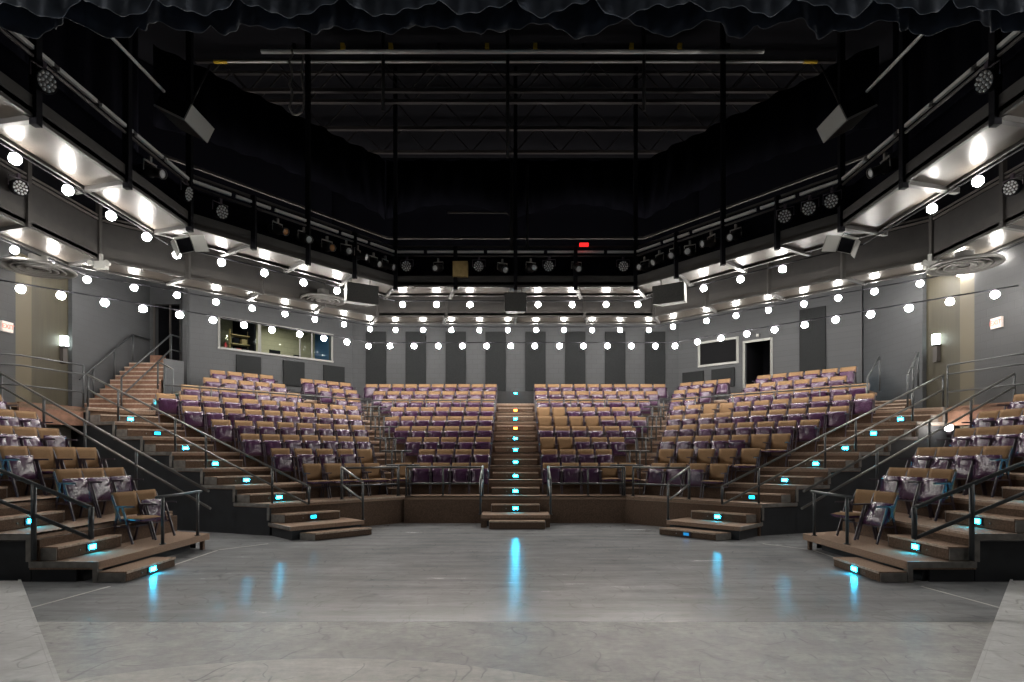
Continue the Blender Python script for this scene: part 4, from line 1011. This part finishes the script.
# black masking drapes along the rear of the inner gallery
Dp=offs(G1,1.02)
for i,lb in ((1,'black masking drape over the angled gallery, booth side'),(2,'black masking drape across the centre above the gallery'),(3,'black masking drape over the angled gallery, doorway side')):
    a,c=Dp[i],Dp[i+1]; Ln=(c-a).length; d=(c-a)/Ln; n=Vector((-d.y,d.x)); b=B(); nx=int(Ln/.09); vs=[]; fs=[]
    for j in range(nx+1):
        p=a+d*(Ln*j/nx)+n*(.05*math.sin(j*.9)+.03*math.sin(j*.37)); f=j/nx
        dip=.45*abs(math.sin(PI*f*2)) if i==2 else .25*math.sin(PI*f)
        vs+= [V3(p,9.15+dip),V3(p,10.97)]
    for j in range(nx): fs.append((2*j,2*j+2,2*j+3,2*j+1))
    b.add(vs,fs,0,True); o=b.build('masking_drape','drape'); so=o.modifiers.new('Solid','SOLIDIFY'); so.thickness=.01
    tag(o,lb,'drape','masking drapes')
for s in (-1,1):
    b=B(); vs=[]; fs=[]
    p0=Vector((s*8.4,12.9)); p1=Vector((s*8.4,2.2)); nx=100
    for j in range(nx+1):
        p=lerp(p0,p1,j/nx)+Vector((.06*math.sin(j*.9),0)); vs+=[V3(p,7.6),V3(p,12.6)]
    for j in range(nx): fs.append((2*j,2*j+2,2*j+3,2*j+1))
    b.add(vs,fs,0,True); o=b.build('masking_drape','drape'); so=o.modifiers.new('Solid','SOLIDIFY'); so.thickness=.01
    tag(o,'black drape hanging behind the straight side gallery, %s'%SIDE[s],'drape','masking drapes')
    b=B(); b.prism([(s*12.6,14.2),(s*7.0,22.1),(s*7.05,22.15),(s*12.65,14.3)],8.4,ZT-.05)
    o=b.build('masking_drape','drape'); tag(o,'tall black drape behind the angled outer gallery, %s'%SIDE[s],'drape','masking drapes')
b=B(); b.box(-8.3,8.3,22.3,22.4,8.2,ZT-.05); tag(b.build('masking_drape','drape'),'tall black drape behind the centre outer gallery','drape','masking drapes')
# scalloped valance near the stage
def valance(y,zt,zb,amp,per,ph,lab_,fold,mm):
    b=B(); nx=420; nz=7; X=6.6; vs=[]; fs=[]
    for j in range(nx+1):
        x=-X+2*X*j/nx
        w=abs(math.sin(PI*(x+ph+.12*math.sin(x*1.7))/per))**.6
        w2=.5+.5*math.sin(2*PI*(x*1.37+ph)/per*.81)
        zlow=zb-amp*w*(.65+.5*w2)
        for q in range(nz):
            f=q/(nz-1); z=zt+(zlow-zt)*f
            yy=y+fold*f*(math.cos(2*PI*(x+ph)/per)+.10*math.sin(2*PI*x/per*2.1+ph))+.02*math.sin(x*31)*f
            vs.append((x,yy,z))
    for j in range(nx):
        for q in range(nz-1): fs.append((j*nz+q,(j+1)*nz+q,(j+1)*nz+q+1,j*nz+q+1))
    b.add(vs,fs,0,True); o=b.build('valance',mm); so=o.modifiers.new('Solid','SOLIDIFY'); so.thickness=.007
    tag(o,lab_,'valance','stage valance')
valance(5.6,7.0,6.20,.21,.86,.0,'grey-blue scalloped valance, front swag layer',.025,'swag')
valance(6.2,7.4,6.42,.17,.95,.37,'blue-black gathered valance, hanging just behind the swags',.13,'valance')

# ------------------------------------------------------------------ camera, world, colour
cam=bpy.data.cameras.new('camera'); co=bpy.data.objects.new('camera',cam); COL.objects.link(co)
co.location=(0,0,CAMZ); co.rotation_euler=(PI/2,0,0)
cam.sensor_width=36; cam.lens=FPX/1024*36
cam.shift_x=(512-CX)/1024; cam.shift_y=(HY-341)/1024
cam.clip_start=.05; cam.clip_end=200
SC.camera=co
w=bpy.data.worlds.new('world'); SC.world=w; w.use_nodes=True
w.node_tree.nodes['Background'].inputs[0].default_value=(.9,.95,1,1); w.node_tree.nodes['Background'].inputs[1].default_value=.012
SC.view_settings.view_transform='Standard'; SC.view_settings.look='None'; SC.view_settings.gamma=1; SC.view_settings.exposure=0
try: SC.view_settings.use_curve_mapping=False
except Exception: pass
SC.cycles.use_light_tree=True; SC.cycles.max_bounces=8; SC.cycles.diffuse_bounces=4; SC.cycles.sample_clamp_indirect=6
SC.cycles.use_denoising=True
